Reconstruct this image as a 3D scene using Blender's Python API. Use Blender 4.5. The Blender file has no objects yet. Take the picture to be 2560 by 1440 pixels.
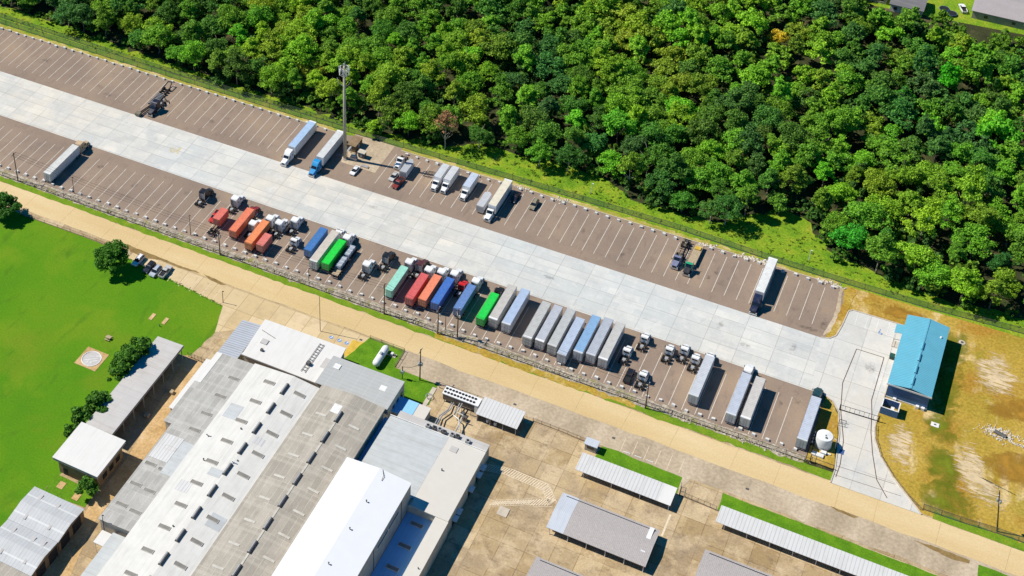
import bpy, math, random
import numpy as np
from mathutils import Vector, Matrix
random.seed(7); rng = np.random.default_rng(7)
S = bpy.context.scene; COL = S.collection; PI = math.pi

# ------------------------------------------------------------------ materials
MATS = {}
def N(nt, t, **kw):
    n = nt.nodes.new(t)
    for k, v in kw.items(): setattr(n, k, v)
    return n
def base(name, rough=.8, metal=0.0, spec=.3):
    m = bpy.data.materials.new(name); m.use_nodes = True
    nt = m.node_tree; b = nt.nodes['Principled BSDF']
    b.inputs['Roughness'].default_value = rough; b.inputs['Metallic'].default_value = metal
    b.inputs['Specular IOR Level'].default_value = spec
    MATS[name] = m
    return m, nt, b
def math_(nt, op, a, b=None):
    n = N(nt, 'ShaderNodeMath', operation=op)
    for i, x in enumerate((a, b)):
        if x is None: continue
        if isinstance(x, (int, float)): n.inputs[i].default_value = x
        else: nt.links.new(x, n.inputs[i])
    return n.outputs[0]
def mix(nt, fac, a, b, mode='MIX'):
    n = N(nt, 'ShaderNodeMix', data_type='RGBA', blend_type=mode)
    for i, x in ((0, fac), (6, a), (7, b)):
        if isinstance(x, (int, float)): n.inputs[i].default_value = x
        elif isinstance(x, tuple): n.inputs[i].default_value = (*x[:3], 1)
        else: nt.links.new(x, n.inputs[i])
    return n.outputs[2]
def coord(nt, world=True):
    if world: return N(nt, 'ShaderNodeNewGeometry').outputs['Position']
    return N(nt, 'ShaderNodeTexCoord').outputs['Object']
def noise(nt, vec, scale, detail=5, rough=.6, stretch=None, dist=0):
    if stretch:
        mp = N(nt, 'ShaderNodeMapping'); mp.inputs['Scale'].default_value = stretch
        nt.links.new(vec, mp.inputs['Vector']); vec = mp.outputs[0]
    n = N(nt, 'ShaderNodeTexNoise'); n.inputs['Scale'].default_value = scale
    n.inputs['Detail'].default_value = detail; n.inputs['Roughness'].default_value = rough
    n.inputs['Distortion'].default_value = dist
    nt.links.new(vec, n.inputs['Vector']); return n.outputs['Fac']
def ramp(nt, fac, stops):
    r = N(nt, 'ShaderNodeValToRGB'); e = r.color_ramp.elements
    while len(e) < len(stops): e.new(.5)
    for i, (p, c) in enumerate(stops): e[i].position = p; e[i].color = (*c, 1)
    nt.links.new(fac, r.inputs['Fac']); return r.outputs['Color']
def stripe(nt, vec, axis, period, width, off=0.0):
    s = N(nt, 'ShaderNodeSeparateXYZ'); nt.links.new(vec, s.inputs[0])
    f = math_(nt, 'FRACT', math_(nt, 'DIVIDE', math_(nt, 'ADD', s.outputs[axis], off), period))
    return math_(nt, 'LESS_THAN', f, width / period)
def ground(name, stops, scale=.12, detail=7, fine=(1.5, .25), rough=.95, bump=.0, stretch=None, layers=()):
    m, nt, b = base(name, rough, spec=.15)
    v = coord(nt); c = ramp(nt, noise(nt, v, scale, detail, stretch=stretch), stops)
    for (sc, lo, hi, col, st) in layers:
        f = ramp(nt, noise(nt, v, sc, 6, stretch=st, dist=.4), [(lo, (0, 0, 0)), (hi, (1, 1, 1))])
        c = mix(nt, f, c, col)
    if fine:
        f = noise(nt, v, fine[0], 4)
        g = ramp(nt, f, [(.25, (1 - fine[1],) * 3), (.75, (1 + fine[1],) * 3)])
        c = mix(nt, 1.0, c, g, 'MULTIPLY')
    nt.links.new(c, b.inputs['Base Color'])
    if bump:
        bp = N(nt, 'ShaderNodeBump'); bp.inputs['Strength'].default_value = bump; bp.inputs['Distance'].default_value = .4
        nt.links.new(noise(nt, v, 1.2, 6), bp.inputs['Height']); nt.links.new(bp.outputs[0], b.inputs['Normal'])
    return m
def plain(name, col, rough=.7, metal=0, var=.15, scale=.6, spec=.3, world=True):
    m, nt, b = base(name, rough, metal, spec)
    n = noise(nt, coord(nt, world), scale, 5)
    c = ramp(nt, n, [(.3, tuple(x * (1 - var) for x in col)), (.7, tuple(min(1, x * (1 + var)) for x in col))])
    nt.links.new(c, b.inputs['Base Color']); return m
def roofmat(name, col, axis=0, period=.9, width=.1, dark=.85, rough=.55, dirt=.12, dirtcol=(.35, .32, .28), cross=None, world=True, streak=None):
    m, nt, b = base(name, rough, 0, .3)
    v = coord(nt, world)
    c = ramp(nt, noise(nt, v, .35, 6), [(.3, tuple(x * (1 - dirt) for x in col)), (.7, col)])
    st = (1, .08, 1) if axis == 0 else (.08, 1, 1)
    d = ramp(nt, noise(nt, v, 1.1, 7, .7, stretch=streak or st), [(.5, (0, 0, 0)), (.74, (min(1, dirt * 6),) * 3)])
    c = mix(nt, d, c, dirtcol)
    s = math_(nt, 'MULTIPLY', stripe(nt, v, axis, period, width), 1 - dark)
    c = mix(nt, s, c, (.06, .06, .06))
    if cross:
        ax2, per2, w2, col2, am = cross
        s2 = math_(nt, 'MULTIPLY', stripe(nt, v, ax2, per2, w2), am); c = mix(nt, s2, c, col2)
    nt.links.new(c, b.inputs['Base Color']); return m
def panelroof(name, col, lines, px, py):
    # aged cement sheets: pale joints, every panel a slightly different tone
    m, nt, b = base(name, .8, 0, .2)
    v = coord(nt); br = N(nt, 'ShaderNodeTexBrick'); br.offset = 0; br.squash = 1
    i = br.inputs; i['Scale'].default_value = 1; i['Brick Width'].default_value = px; i['Row Height'].default_value = py
    i['Mortar Size'].default_value = .06; i['Bias'].default_value = 0; i['Mortar Smooth'].default_value = .2
    i['Color1'].default_value = (*[x * .88 for x in col], 1); i['Color2'].default_value = (*[x * 1.12 for x in col], 1); i['Mortar'].default_value = (*lines, 1)
    nt.links.new(v, i['Vector'])
    c = mix(nt, ramp(nt, noise(nt, v, .25, 6), [(.42, (0, 0, 0)), (.72, (.6, .6, .6))]), br.outputs['Color'], tuple(x * .72 for x in col))
    c = mix(nt, ramp(nt, noise(nt, v, .9, 6, .7, stretch=(1, .12, 1)), [(.52, (0, 0, 0)), (.74, (.55,) * 3)]), c, tuple(x * .62 for x in col))
    c = mix(nt, math_(nt, 'MULTIPLY', stripe(nt, v, 1, 7.55, .9, 2.0), .28), c, lines)
    c = mix(nt, 1.0, c, ramp(nt, noise(nt, v, 3, 4), [(.3, (.9,) * 3), (.7, (1.08,) * 3)]), 'MULTIPLY')
    nt.links.new(c, b.inputs['Base Color']); return m

def build_materials():
    ground('forest_floor', [(.3, (.022, .026, .012)), (.55, (.05, .055, .02)), (.75, (.16, .12, .06))], .15, fine=(2, .4), bump=.3)
    ground('lawn_grass', [(.25, (.062, .195, .006)), (.5, (.092, .228, .006)), (.75, (.135, .24, .009))], .035, 6, fine=(2.2, .2), layers=((.05, .5, .72, (.15, .25, .010), None), (.03, .6, .76, (.15, .215, .012), None), (.25, .58, .75, (.07, .17, .008), (1, .3, 1))))
    ground('strip_grass', [(.3, (.10, .20, .01)), (.55, (.16, .26, .014)), (.8, (.28, .27, .03))], .25, 6, fine=(2.5, .3))
    ground('yard_grass', [(.3, (.07, .18, .008)), (.6, (.115, .25, .010)), (.85, (.19, .27, .02))], .3, 6, fine=(2.5, .3))
    ground('verge_grass', [(.28, (.085, .19, .010)), (.47, (.155, .275, .014)), (.63, (.25, .315, .022)), (.8, (.42, .34, .10))], .16, 8, fine=(1.6, .45), bump=.5)
    ground('dry_grass', [(.25, (.28, .215, .024)), (.5, (.40, .27, .042)), (.75, (.48, .33, .085))], .06, 7, fine=(1.4, .35),
           layers=((.045, .6, .75, (.23, .215, .02), None), (.07, .52, .66, (.36, .20, .03), None), (.16, .56, .66, (.58, .43, .20), (1, .4, 1))))
    for nm, st, thr in (('scraped_soil', (.5, 2.4, 1), (.69, .79)), ('green_swale', (1, 1, 1), (.56, .9)), ('rust_grass', (1, 1, 1), (.6, .9))):
        # patches that break up into the dry grass around them
        col = {'scraped_soil': (.62, .48, .29), 'green_swale': (.17, .20, .015), 'rust_grass': (.37, .20, .03)}[nm]
        m, nt, b = base(nm, .95, spec=.1); v = coord(nt)
        c = ramp(nt, noise(nt, v, .3, 7), [(.3, tuple(x * .75 for x in col)), (.7, tuple(x * 1.15 for x in col))]); nt.links.new(c, b.inputs['Base Color'])
        at = N(nt, 'ShaderNodeAttribute'); at.attribute_name = 'wear'
        f = ramp(nt, math_(nt, 'ADD', noise(nt, v, .5 if nm == 'scraped_soil' else .16, 8, .68, stretch=st, dist=.8), math_(nt, 'MULTIPLY', at.outputs['Fac'], .36)), [(thr[0], (0, 0, 0)), (thr[1], (1, 1, 1))])
        tr = N(nt, 'ShaderNodeBsdfTransparent'); mx = N(nt, 'ShaderNodeMixShader'); nt.links.new(f, mx.inputs[0]); nt.links.new(tr.outputs[0], mx.inputs[1]); nt.links.new(b.outputs[0], mx.inputs[2]); nt.links.new(mx.outputs[0], nt.nodes['Material Output'].inputs['Surface'])
    m, nt, b = base('oil_stain', .8, spec=.2); v = coord(nt); b.inputs['Base Color'].default_value = (.045, .038, .034, 1)
    at = N(nt, 'ShaderNodeAttribute'); at.attribute_name = 'wear'; f = ramp(nt, math_(nt, 'ADD', noise(nt, v, .9, 7, .7), math_(nt, 'MULTIPLY', at.outputs['Fac'], .32)), [(.62, (0, 0, 0)), (.98, (.38,) * 3)])
    tr = N(nt, 'ShaderNodeBsdfTransparent'); mx = N(nt, 'ShaderNodeMixShader'); nt.links.new(f, mx.inputs[0]); nt.links.new(tr.outputs[0], mx.inputs[1]); nt.links.new(b.outputs[0], mx.inputs[2]); nt.links.new(mx.outputs[0], nt.nodes['Material Output'].inputs['Surface'])
    m, nt, b = base('yellow_stain', .9, spec=.1); v = coord(nt); b.inputs['Base Color'].default_value = (.72, .56, .20, 1)
    at = N(nt, 'ShaderNodeAttribute'); at.attribute_name = 'wear'; f = ramp(nt, math_(nt, 'ADD', noise(nt, v, .8, 7, .7), math_(nt, 'MULTIPLY', at.outputs['Fac'], .3)), [(.68, (0, 0, 0)), (.95, (.9,) * 3)])
    tr = N(nt, 'ShaderNodeBsdfTransparent'); mx = N(nt, 'ShaderNodeMixShader'); nt.links.new(f, mx.inputs[0]); nt.links.new(tr.outputs[0], mx.inputs[1]); nt.links.new(b.outputs[0], mx.inputs[2]); nt.links.new(mx.outputs[0], nt.nodes['Material Output'].inputs['Surface'])
    ground('packed_dirt', [(.3, (.40, .25, .10)), (.6, (.56, .38, .19)), (.8, (.66, .50, .32))], .2, 7, fine=(1.5, .25))
    ground('road_tan', [(.25, (.53, .38, .18)), (.5, (.60, .445, .225)), (.75, (.67, .52, .30))], .07, 7, fine=(2.2, .10), stretch=(.25, 1.2, 1),
           layers=((.12, .66, .85, (.50, .37, .19), (.15, 1, 1)),))
    ground('crushed_stone', [(.3, (.20, .165, .12)), (.5, (.36, .305, .235)), (.68, (.55, .48, .38))], .8, 8, fine=(3, .4), layers=((.35, .56, .7, (.26, .25, .06), None),))
    ground('dry_verge_soil', [(.3, (.20, .23, .02)), (.5, (.36, .31, .06)), (.66, (.54, .42, .20))], .35, 8, fine=(2, .3), stretch=(.35, 1, 1))
    ground('wet_silt', [(.3, (.20, .13, .045)), (.7, (.30, .20, .08))], .4, 5, rough=.5)
    # old concrete yard: slabs with joints, stains and patches
    m, nt, b = base('yard_concrete', .95, spec=.15); v = coord(nt)
    br = N(nt, 'ShaderNodeTexBrick'); br.offset = 0; i = br.inputs
    i['Scale'].default_value = 1; i['Brick Width'].default_value = 6.1; i['Row Height'].default_value = 5.6; i['Mortar Size'].default_value = .09; i['Bias'].default_value = -.1
    i['Color1'].default_value = (.47, .345, .18, 1); i['Color2'].default_value = (.56, .44, .275, 1); i['Mortar'].default_value = (.30, .21, .115, 1)
    nt.links.new(v, i['Vector'])
    b2 = N(nt, 'ShaderNodeTexBrick'); b2.offset = .37; b2.offset_frequency = 3; j = b2.inputs
    j['Scale'].default_value = 1; j['Brick Width'].default_value = 12.2; j['Row Height'].default_value = 11.2; j['Mortar Size'].default_value = 0.0
    j['Color1'].default_value = (.68, .64, .60, 1); j['Color2'].default_value = (1.08, 1.08, 1.08, 1); nt.links.new(v, j['Vector'])
    c = mix(nt, 1.0, br.outputs['Color'], b2.outputs['Color'], 'MULTIPLY')
    c = mix(nt, ramp(nt, noise(nt, v, .09, 8, .65), [(.46, (0, 0, 0)), (.64, (.9, .9, .9))]), c, (.34, .255, .165))
    c = mix(nt, ramp(nt, noise(nt, v, .16, 8, .7), [(.48, (0, 0, 0)), (.64, (.8,) * 3)]), c, (.58, .45, .28))
    c = mix(nt, ramp(nt, noise(nt, v, .33, 8, .7), [(.53, (0, 0, 0)), (.68, (.75,) * 3)]), c, (.22, .155, .095))
    c = mix(nt, 1.0, c, ramp(nt, noise(nt, v, 2, 5), [(.3, (.84,) * 3), (.7, (1.13,) * 3)]), 'MULTIPLY'); nt.links.new(c, b.inputs['Base Color'])
    m, nt, b = base('pale_slabs', .95, spec=.15); v = coord(nt); br = N(nt, 'ShaderNodeTexBrick'); br.offset = 0; i = br.inputs
    i['Scale'].default_value = 1; i['Brick Width'].default_value = 5.2; i['Row Height'].default_value = 7.4; i['Mortar Size'].default_value = .08
    i['Color1'].default_value = (.56, .42, .225, 1); i['Color2'].default_value = (.65, .51, .315, 1); i['Mortar'].default_value = (.36, .25, .13, 1); nt.links.new(v, i['Vector'])
    c = mix(nt, ramp(nt, noise(nt, v, .2, 8, .65), [(.48, (0, 0, 0)), (.68, (.75,) * 3)]), br.outputs['Color'], (.44, .33, .185))
    c = mix(nt, ramp(nt, noise(nt, v, .5, 7, .7), [(.58, (0, 0, 0)), (.76, (.7,) * 3)]), c, (.30, .22, .13)); nt.links.new(c, b.inputs['Base Color'])
    # grey-brown apron
    ground('apron_concrete', [(.3, (.34, .265, .18)), (.55, (.47, .375, .26)), (.75, (.58, .48, .35))], .12, 8, fine=(1.2, .22), stretch=(1, .5, 1))
    # parking asphalt
    m, nt, b = base('parking_asphalt', .93, spec=.2); v = coord(nt)
    c = ramp(nt, noise(nt, v, .05, 7), [(.3, (.228, .172, .134)), (.5, (.275, .206, .156)), (.7, (.335, .245, .17))])
    c = mix(nt, ramp(nt, noise(nt, v, .22, 6), [(.58, (0, 0, 0)), (.78, (.6,) * 3)]), c, (.14, .10, .08))
    c = mix(nt, ramp(nt, noise(nt, v, .55, 7, .7, stretch=(1, .18, 1)), [(.56, (0, 0, 0)), (.76, (.6,) * 3)]), c, (.13, .095, .08))
    c = mix(nt, ramp(nt, noise(nt, v, .45, 7, .7, stretch=(1, .3, 1)), [(.6, (0, 0, 0)), (.78, (.5,) * 3)]), c, (.42, .33, .25))
    c = mix(nt, 1.0, c, ramp(nt, noise(nt, v, 3.5, 4), [(.25, (.87,) * 3), (.75, (1.12,) * 3)]), 'MULTIPLY')
    nt.links.new(c, b.inputs['Base Color'])
    # pale lane of cast slabs
    for nm, bw, rh in (('lane_concrete', 9.2, 5.2), ('drive_concrete', 7.3, 7.3)):
        m, nt, b = base(nm, .9, spec=.2); v = coord(nt)
        br = N(nt, 'ShaderNodeTexBrick'); br.offset = 0.0; i = br.inputs
        i['Scale'].default_value = 1; i['Brick Width'].default_value = bw; i['Row Height'].default_value = rh; i['Mortar Size'].default_value = .085
        i['Color1'].default_value = (.54, .535, .505, 1); i['Color2'].default_value = (.63, .61, .565, 1); i['Mortar'].default_value = (.39, .375, .35, 1)
        nt.links.new(v, i['Vector']); c = br.outputs['Color']
        b2 = N(nt, 'ShaderNodeTexBrick'); b2.offset = .5; j = b2.inputs
        j['Scale'].default_value = 1; j['Brick Width'].default_value = 4.6; j['Row Height'].default_value = 2.6; j['Mortar Size'].default_value = 0.0
        j['Color1'].default_value = (.92, .94, .95, 1); j['Color2'].default_value = (1.07, 1.06, 1.035, 1); nt.links.new(v, j['Vector'])
        if nm == 'lane_concrete': c = mix(nt, 1.0, c, b2.outputs['Color'], 'MULTIPLY')
        c = mix(nt, 1.0, c, ramp(nt, noise(nt, v, .014, 3), [(.4, (.97, 1.0, 1.02)), (.6, (1.04, .99, .92))]), 'MULTIPLY')
        c = mix(nt, ramp(nt, noise(nt, v, .11, 8, .6), [(.44, (0, 0, 0)), (.68, (.6,) * 3)]), c, (.455, .465, .455))
        c = mix(nt, ramp(nt, noise(nt, v, .3, 8, .62, dist=.5), [(.52, (0, 0, 0)), (.72, (.65,) * 3)]), c, (.66, .64, .595))
        c = mix(nt, ramp(nt, noise(nt, v, .45, 6, stretch=(1, .3, 1)), [(.6, (0, 0, 0)), (.8, (.7,) * 3)]), c, (.40, .41, .40))
        if nm == 'lane_concrete': c = mix(nt, ramp(nt, noise(nt, v, .6, 7, .7, stretch=(.045, 1, 1)), [(.52, (0, 0, 0)), (.72, (.45,) * 3)]), c, (.37, .365, .35))
        c = mix(nt, 1.0, c, ramp(nt, noise(nt, v, 2.5, 4), [(.3, (.95,) * 3), (.7, (1.05,) * 3)]), 'MULTIPLY'); nt.links.new(c, b.inputs['Base Color'])
    plain('marking_paint', (.60, .545, .47), .8, var=.18, scale=1.5)
    plain('faded_marking', (.68, .56, .40), .9, var=.2, scale=1.5)
    plain('yellow_marking', (.60, .40, .06), .9, var=.2)
    plain('blue_marking', (.10, .25, .52), .8)
    plain('road_seam', (.45, .32, .15), .95, var=.3)
    plain('joint_tar', (.13, .08, .06), .8)
    plain('kerb_concrete', (.52, .45, .36), .9)
    plain('white_block', (.62, .60, .56), .9, var=.15, scale=1.5)
    plain('rubble_rock', (.48, .42, .33), .95, var=.35, scale=.8)
    plain('pale_rock', (.58, .52, .43), .95, var=.25, scale=1.2)
    # vehicles (paint takes the colour of the object that carries it)
    m, nt, b = base('paint', .35, 0, .5)
    oi = N(nt, 'ShaderNodeObjectInfo'); n = noise(nt, coord(nt, False), 1.2, 4)
    c = mix(nt, 1.0, oi.outputs['Color'], ramp(nt, n, [(.3, (.85,) * 3), (.7, (1.08,) * 3)]), 'MULTIPLY')
    c = mix(nt, ramp(nt, noise(nt, coord(nt, False), 1.6, 7, .7, stretch=(1, .35, 1)), [(.52, (0, 0, 0)), (.75, (.3,) * 3)]), c, (.30, .27, .24))
    nt.links.new(c, b.inputs['Base Color'])
    m, nt, b = base('roof_paint', .6, 0, .3)
    oi = N(nt, 'ShaderNodeObjectInfo'); v = coord(nt, False); n = noise(nt, v, .8, 5)
    c = mix(nt, 1.0, oi.outputs['Color'], ramp(nt, n, [(.3, (.86,) * 3), (.7, (1.05,) * 3)]), 'MULTIPLY')
    c = mix(nt, math_(nt, 'MULTIPLY', stripe(nt, v, 1, .62, .13), .28), c, (.1, .1, .1))
    nt.links.new(c, b.inputs['Base Color'])
    plain('black_frame', (.018, .018, .02), .6, var=.3, world=False)
    plain('tyre_rubber', (.02, .02, .021), .9, var=.2, world=False)
    plain('bright_metal', (.62, .62, .62), .3, .8, world=False)
    plain('grey_metal', (.36, .37, .38), .5, .3, world=False)
    plain('dark_glass', (.012, .016, .022), .12, spec=.6, world=False)
    plain('lamp_clear', (.7, .7, .66), .2, world=False); plain('lamp_red', (.35, .02, .02), .3, world=False)
    plain('deck_wood', (.40, .31, .20), .85, var=.3, scale=3, world=False)
    plain('tarp_grey', (.30, .34, .40), .7, var=.2, scale=2, world=False)
    plain('scrap_metal', (.20, .18, .13), .7, .3, var=.5, scale=3, world=False)
    # buildings
    roofmat('white_roof', (.69, .67, .62), 0, 1.5, .07, .86, dirt=.11, dirtcol=(.46, .45, .41))
    roofmat('bright_roof', (.72, .725, .73), 0, 30, .0, 1, dirt=.03, dirtcol=(.7, .7, .7))
    roofmat('cream_roof', (.62, .585, .52), 1, 30, .0, 1, dirt=.05, dirtcol=(.6, .55, .45))
    roofmat('shade_tinted_roof', (.27, .56, .86), 0, 1.1, .08, .85, dirt=.06, dirtcol=(.2, .42, .66))  # low roofs: the blue of their shade is put into the base colour
    roofmat('pale_metal_roof', (.52, .54, .535), 1, 1.6, .1, .85, dirt=.15, dirtcol=(.40, .39, .36))
    roofmat('grey_metal_roof', (.44, .445, .43), 1, 1.25, .09, .8, dirt=.08, cross=(0, 3.6, .1, (.56, .56, .54), .5))
    roofmat('shed_roof', (.52, .53, .53), 0, .95, .12, .8, dirt=.12, dirtcol=(.38, .37, .35), cross=(1, 5.6, .5, (.68, .68, .66), .6))
    roofmat('ribbed_roof', (.62, .61, .59), 0, .9, .16, .72, dirt=.06)
    roofmat('canopy_roof', (.52, .495, .47), 1, 2.3, .09, .8, dirt=.1, cross=(0, 4.2, .1, (.40, .38, .36), .6))
    roofmat('flat_white_roof', (.69, .67, .63), 0, 6.7, .06, .85, dirt=.04)
    roofmat('corrugated_blue_grey', (.42, .45, .50), 1, .8, .25, .62, dirt=.1)
    m, nt, b = base('mauve_tiles', .85, 0, .2); v = coord(nt)
    c = ramp(nt, noise(nt, v, 3.2, 3, dist=1.5), [(.4, (.36, .325, .305)), (.6, (.46, .42, .40))])
    c = mix(nt, math_(nt, 'MULTIPLY', stripe(nt, v, 0, .42, .16), .22), c, (.2, .18, .17)); nt.links.new(c, b.inputs['Base Color'])
    roofmat('pale_blue_roof', (.54, .57, .62), 0, .42, .15, .88, dirt=.06)
    roofmat('turquoise_roof', (.135, .43, .55), 1, .62, .14, .62, rough=.4, dirt=.1, dirtcol=(.1, .42, .6))
    roofmat('house_roof', (.40, .36, .36), 0, .5, .12, .85)
    roofmat('dark_house_roof', (.17, .165, .17), 1, .4, .1, .8)
    panelroof('brown_panels', (.40, .36, .30), (.52, .475, .40), 1.75, 7.55)
    panelroof('grey_panels', (.42, .405, .37), (.54, .525, .48), 1.75, 7.3)
    plain('wall_cream', (.52, .47, .38), .9); plain('wall_grey', (.38, .36, .33), .9); plain('wall_brown', (.24, .165, .095), .9, var=.25)
    plain('fascia_grey', (.34, .31, .28), .8); plain('trim_white', (.70, .69, .66), .7); plain('dark_opening', (.02, .022, .028), .7)
    plain('brick_red', (.27, .15, .10), .9); plain('wall_blue', (.055, .14, .30), .6, var=.12); plain('white_plastic', (.74, .74, .73), .5)
    plain('skylight_pane', (.235, .22, .195), .5); plain('vent_metal', (.13, .125, .12), .5, .3); plain('pale_frame', (.52, .49, .43), .7)
    plain('galvanised', (.45, .45, .44), .5, .4); plain('pole_wood', (.115, .08, .055), .9); plain('cable_black', (.03, .03, .03), .7)
    plain('tan_steel', (.40, .36, .29), .6); plain('rail_brown', (.22, .16, .11), .8); plain('plate_blue', (.05, .10, .24), .5)
    plain('bin_green', (.02, .07, .055), .5); plain('feather_black', (.02, .02, .02), .9)
    m, nt, b = base('fence_fabric', .9); tr = N(nt, 'ShaderNodeBsdfTransparent'); mx = N(nt, 'ShaderNodeMixShader')
    b.inputs['Base Color'].default_value = (.17, .225, .13, 1); mx.inputs[0].default_value = .5
    nt.links.new(tr.outputs[0], mx.inputs[1]); nt.links.new(b.outputs[0], mx.inputs[2]); nt.links.new(mx.outputs[0], nt.nodes['Material Output'].inputs['Surface'])
    m, nt, b = base('wire_mesh', .7); tr = N(nt, 'ShaderNodeBsdfTransparent'); mx = N(nt, 'ShaderNodeMixShader')
    b.inputs['Base Color'].default_value = (.10, .10, .09, 1); mx.inputs[0].default_value = .12
    nt.links.new(tr.outputs[0], mx.inputs[1]); nt.links.new(b.outputs[0], mx.inputs[2]); nt.links.new(mx.outputs[0], nt.nodes['Material Output'].inputs['Surface'])
    # foliage: each tree carries its own colour; the far mass carries one per tree in an attribute
    for nm in ('foliage', 'foliage_mass'):
        m, nt, b = base(nm, .65, 0, .25); v = coord(nt, False); geo = N(nt, 'ShaderNodeNewGeometry')
        if nm == 'foliage': src = N(nt, 'ShaderNodeObjectInfo').outputs['Color']
        else: at = N(nt, 'ShaderNodeAttribute'); at.attribute_name = 'tint'; src = at.outputs['Color']
        c = mix(nt, 1.0, src, ramp(nt, geo.outputs['Random Per Island'], [(0, (.55, .62, .62)), (.5, (1, 1, 1)), (1, (1.32, 1.34, 1.05))]), 'MULTIPLY')
        c = mix(nt, 1.0, c, ramp(nt, noise(nt, v, .5, 3), [(.3, (.72, .78, .82)), (.7, (1.25, 1.2, 1.0))]), 'MULTIPLY')
        nt.links.new(c, b.inputs['Base Color'])
        tl = N(nt, 'ShaderNodeBsdfTranslucent'); nt.links.new(c, tl.inputs[0]); mx = N(nt, 'ShaderNodeMixShader'); mx.inputs[0].default_value = .28
        nt.links.new(b.outputs[0], mx.inputs[1]); nt.links.new(tl.outputs[0], mx.inputs[2]); nt.links.new(mx.outputs[0], nt.nodes['Material Output'].inputs['Surface'])
    plain('bark', (.20, .17, .13), .95, var=.35, scale=1.5, world=False)
    plain('pale_bark', (.42, .38, .30), .95, var=.3, scale=1.5, world=False)
build_materials()

# ------------------------------------------------------------------ mesh builder
class MB:
    def __init__(s): s.v = []; s.f = []
    def add(s, v, f):
        o = len(s.v); s.v += [tuple(map(float, p)) for p in v]; s.f += [tuple(i + o for i in q) for q in f]; return s
    def hexa(s, b, t):
        return s.add(list(b) + list(t), [(3, 2, 1, 0), (4, 5, 6, 7), (0, 1, 5, 4), (1, 2, 6, 5), (2, 3, 7, 6), (3, 0, 4, 7)])
    def box(s, x0, x1, y0, y1, z0, z1): return s.frus((x0, x1, y0, y1), z0, (x0, x1, y0, y1), z1)
    def frus(s, b, z0, t, z1):
        q = lambda r, z: [(r[0], r[2], z), (r[1], r[2], z), (r[1], r[3], z), (r[0], r[3], z)]
        return s.hexa(q(b, z0), q(t, z1))
    def bar(s, p, q, w, h):
        p, q = Vector(p), Vector(q); d = (q - p).normalized(); u = Vector((0, 0, 1)) if abs(d.z) < .95 else Vector((1, 0, 0))
        a = d.cross(u).normalized() * w / 2; c = a.cross(d).normalized() * h / 2
        return s.hexa([p - a - c, p + a - c, p + a + c, p - a + c], [q - a - c, q + a - c, q + a + c, q - a + c])
    def prof(s, pr, x0, x1, x0t=None, x1t=None):
        # (y,z) outline pushed along x; optional narrower top half
        zs = [p[1] for p in pr]; lo, hi = min(zs), max(zs); n = len(pr)
        f = lambda a, b, z: a + (b - a) * ((z - lo) / (hi - lo)) if b is not None else a
        v = [(f(x0, x0t, z), y, z) for y, z in pr] + [(f(x1, x1t, z), y, z) for y, z in pr]
        return s.add(v, [tuple(range(n)), tuple(range(2 * n - 1, n - 1, -1))] + [(i, i + n, (i + 1) % n + n, (i + 1) % n) for i in range(n)])
    def profx(s, pr, y0, y1):
        n = len(pr); v = [(x, y0, z) for x, z in pr] + [(x, y1, z) for x, z in pr]
        return s.add(v, [tuple(range(n)), tuple(range(2 * n - 1, n - 1, -1))] + [(i, i + n, (i + 1) % n + n, (i + 1) % n) for i in range(n)])
    def cyl(s, p, q, r, r2=None, n=12):
        p, q = Vector(p), Vector(q); d = (q - p).normalized(); u = Vector((0, 0, 1)) if abs(d.z) < .9 else Vector((1, 0, 0))
        a = d.cross(u).normalized(); b = d.cross(a); r2 = r if r2 is None else r2
        v = [p + (a * math.cos(2 * PI * i / n) + b * math.sin(2 * PI * i / n)) * r for i in range(n)] + [q + (a * math.cos(2 * PI * i / n) + b * math.sin(2 * PI * i / n)) * r2 for i in range(n)]
        return s.add(v, [(i, (i + 1) % n, (i + 1) % n + n, i + n) for i in range(n)] + [tuple(range(n - 1, -1, -1)), tuple(range(n, 2 * n))])
    def lathe(s, pr, c=(0, 0, 0), n=24):
        v = []; f = []
        for r, z in pr: v += [(c[0] + r * math.cos(2 * PI * i / n), c[1] + r * math.sin(2 * PI * i / n), c[2] + z) for i in range(n)]
        for k in range(len(pr) - 1): f += [(k * n + i, k * n + (i + 1) % n, (k + 1) * n + (i + 1) % n, (k + 1) * n + i) for i in range(n)]
        return s.add(v, f + [tuple(range(n - 1, -1, -1)), tuple((len(pr) - 1) * n + i for i in range(n))])
    def tube(s, path, r, n=6):
        for a, b in zip(path, path[1:]): s.cyl(a, b, r, n=n)
        return s
    def poly(s, pts, z0, z1):
        n = len(pts); v = [(x, y, z0) for x, y in pts] + [(x, y, z1) for x, y in pts]
        return s.add(v, [tuple(range(n - 1, -1, -1)), tuple(range(n, 2 * n))] + [(i, (i + 1) % n, (i + 1) % n + n, i + n) for i in range(n)])
    def mesh(s, name, mat, smooth=False):
        me = bpy.data.meshes.new(name); me.from_pydata(s.v, [], s.f)
        if mat: me.materials.append(MATS[mat])
        if smooth:
            for p in me.polygons: p.use_smooth = True
        me.update(); return me
    def obj(s, name, mat, parent=None, smooth=False, loc=None, color=None):
        return link(name, s.mesh(name, mat, smooth), parent, loc, color)
def link(name, me, parent=None, loc=None, color=None):
    o = bpy.data.objects.new(name, me); COL.objects.link(o)
    if parent: o.parent = parent
    if loc: o.location = loc
    if color: o.color = (*color, 1)
    return o
def tag(o, label, cat, group=None):
    o['label'] = label; o['category'] = cat
    if group: o['group'] = group
    return o
def thing(name, label, cat, loc=(0, 0, 0), rz=0, group=None):
    o = bpy.data.objects.new(name, None); COL.objects.link(o); o.location = loc; o.rotation_euler = (0, 0, rz)
    return tag(o, label, cat, group)
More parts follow.
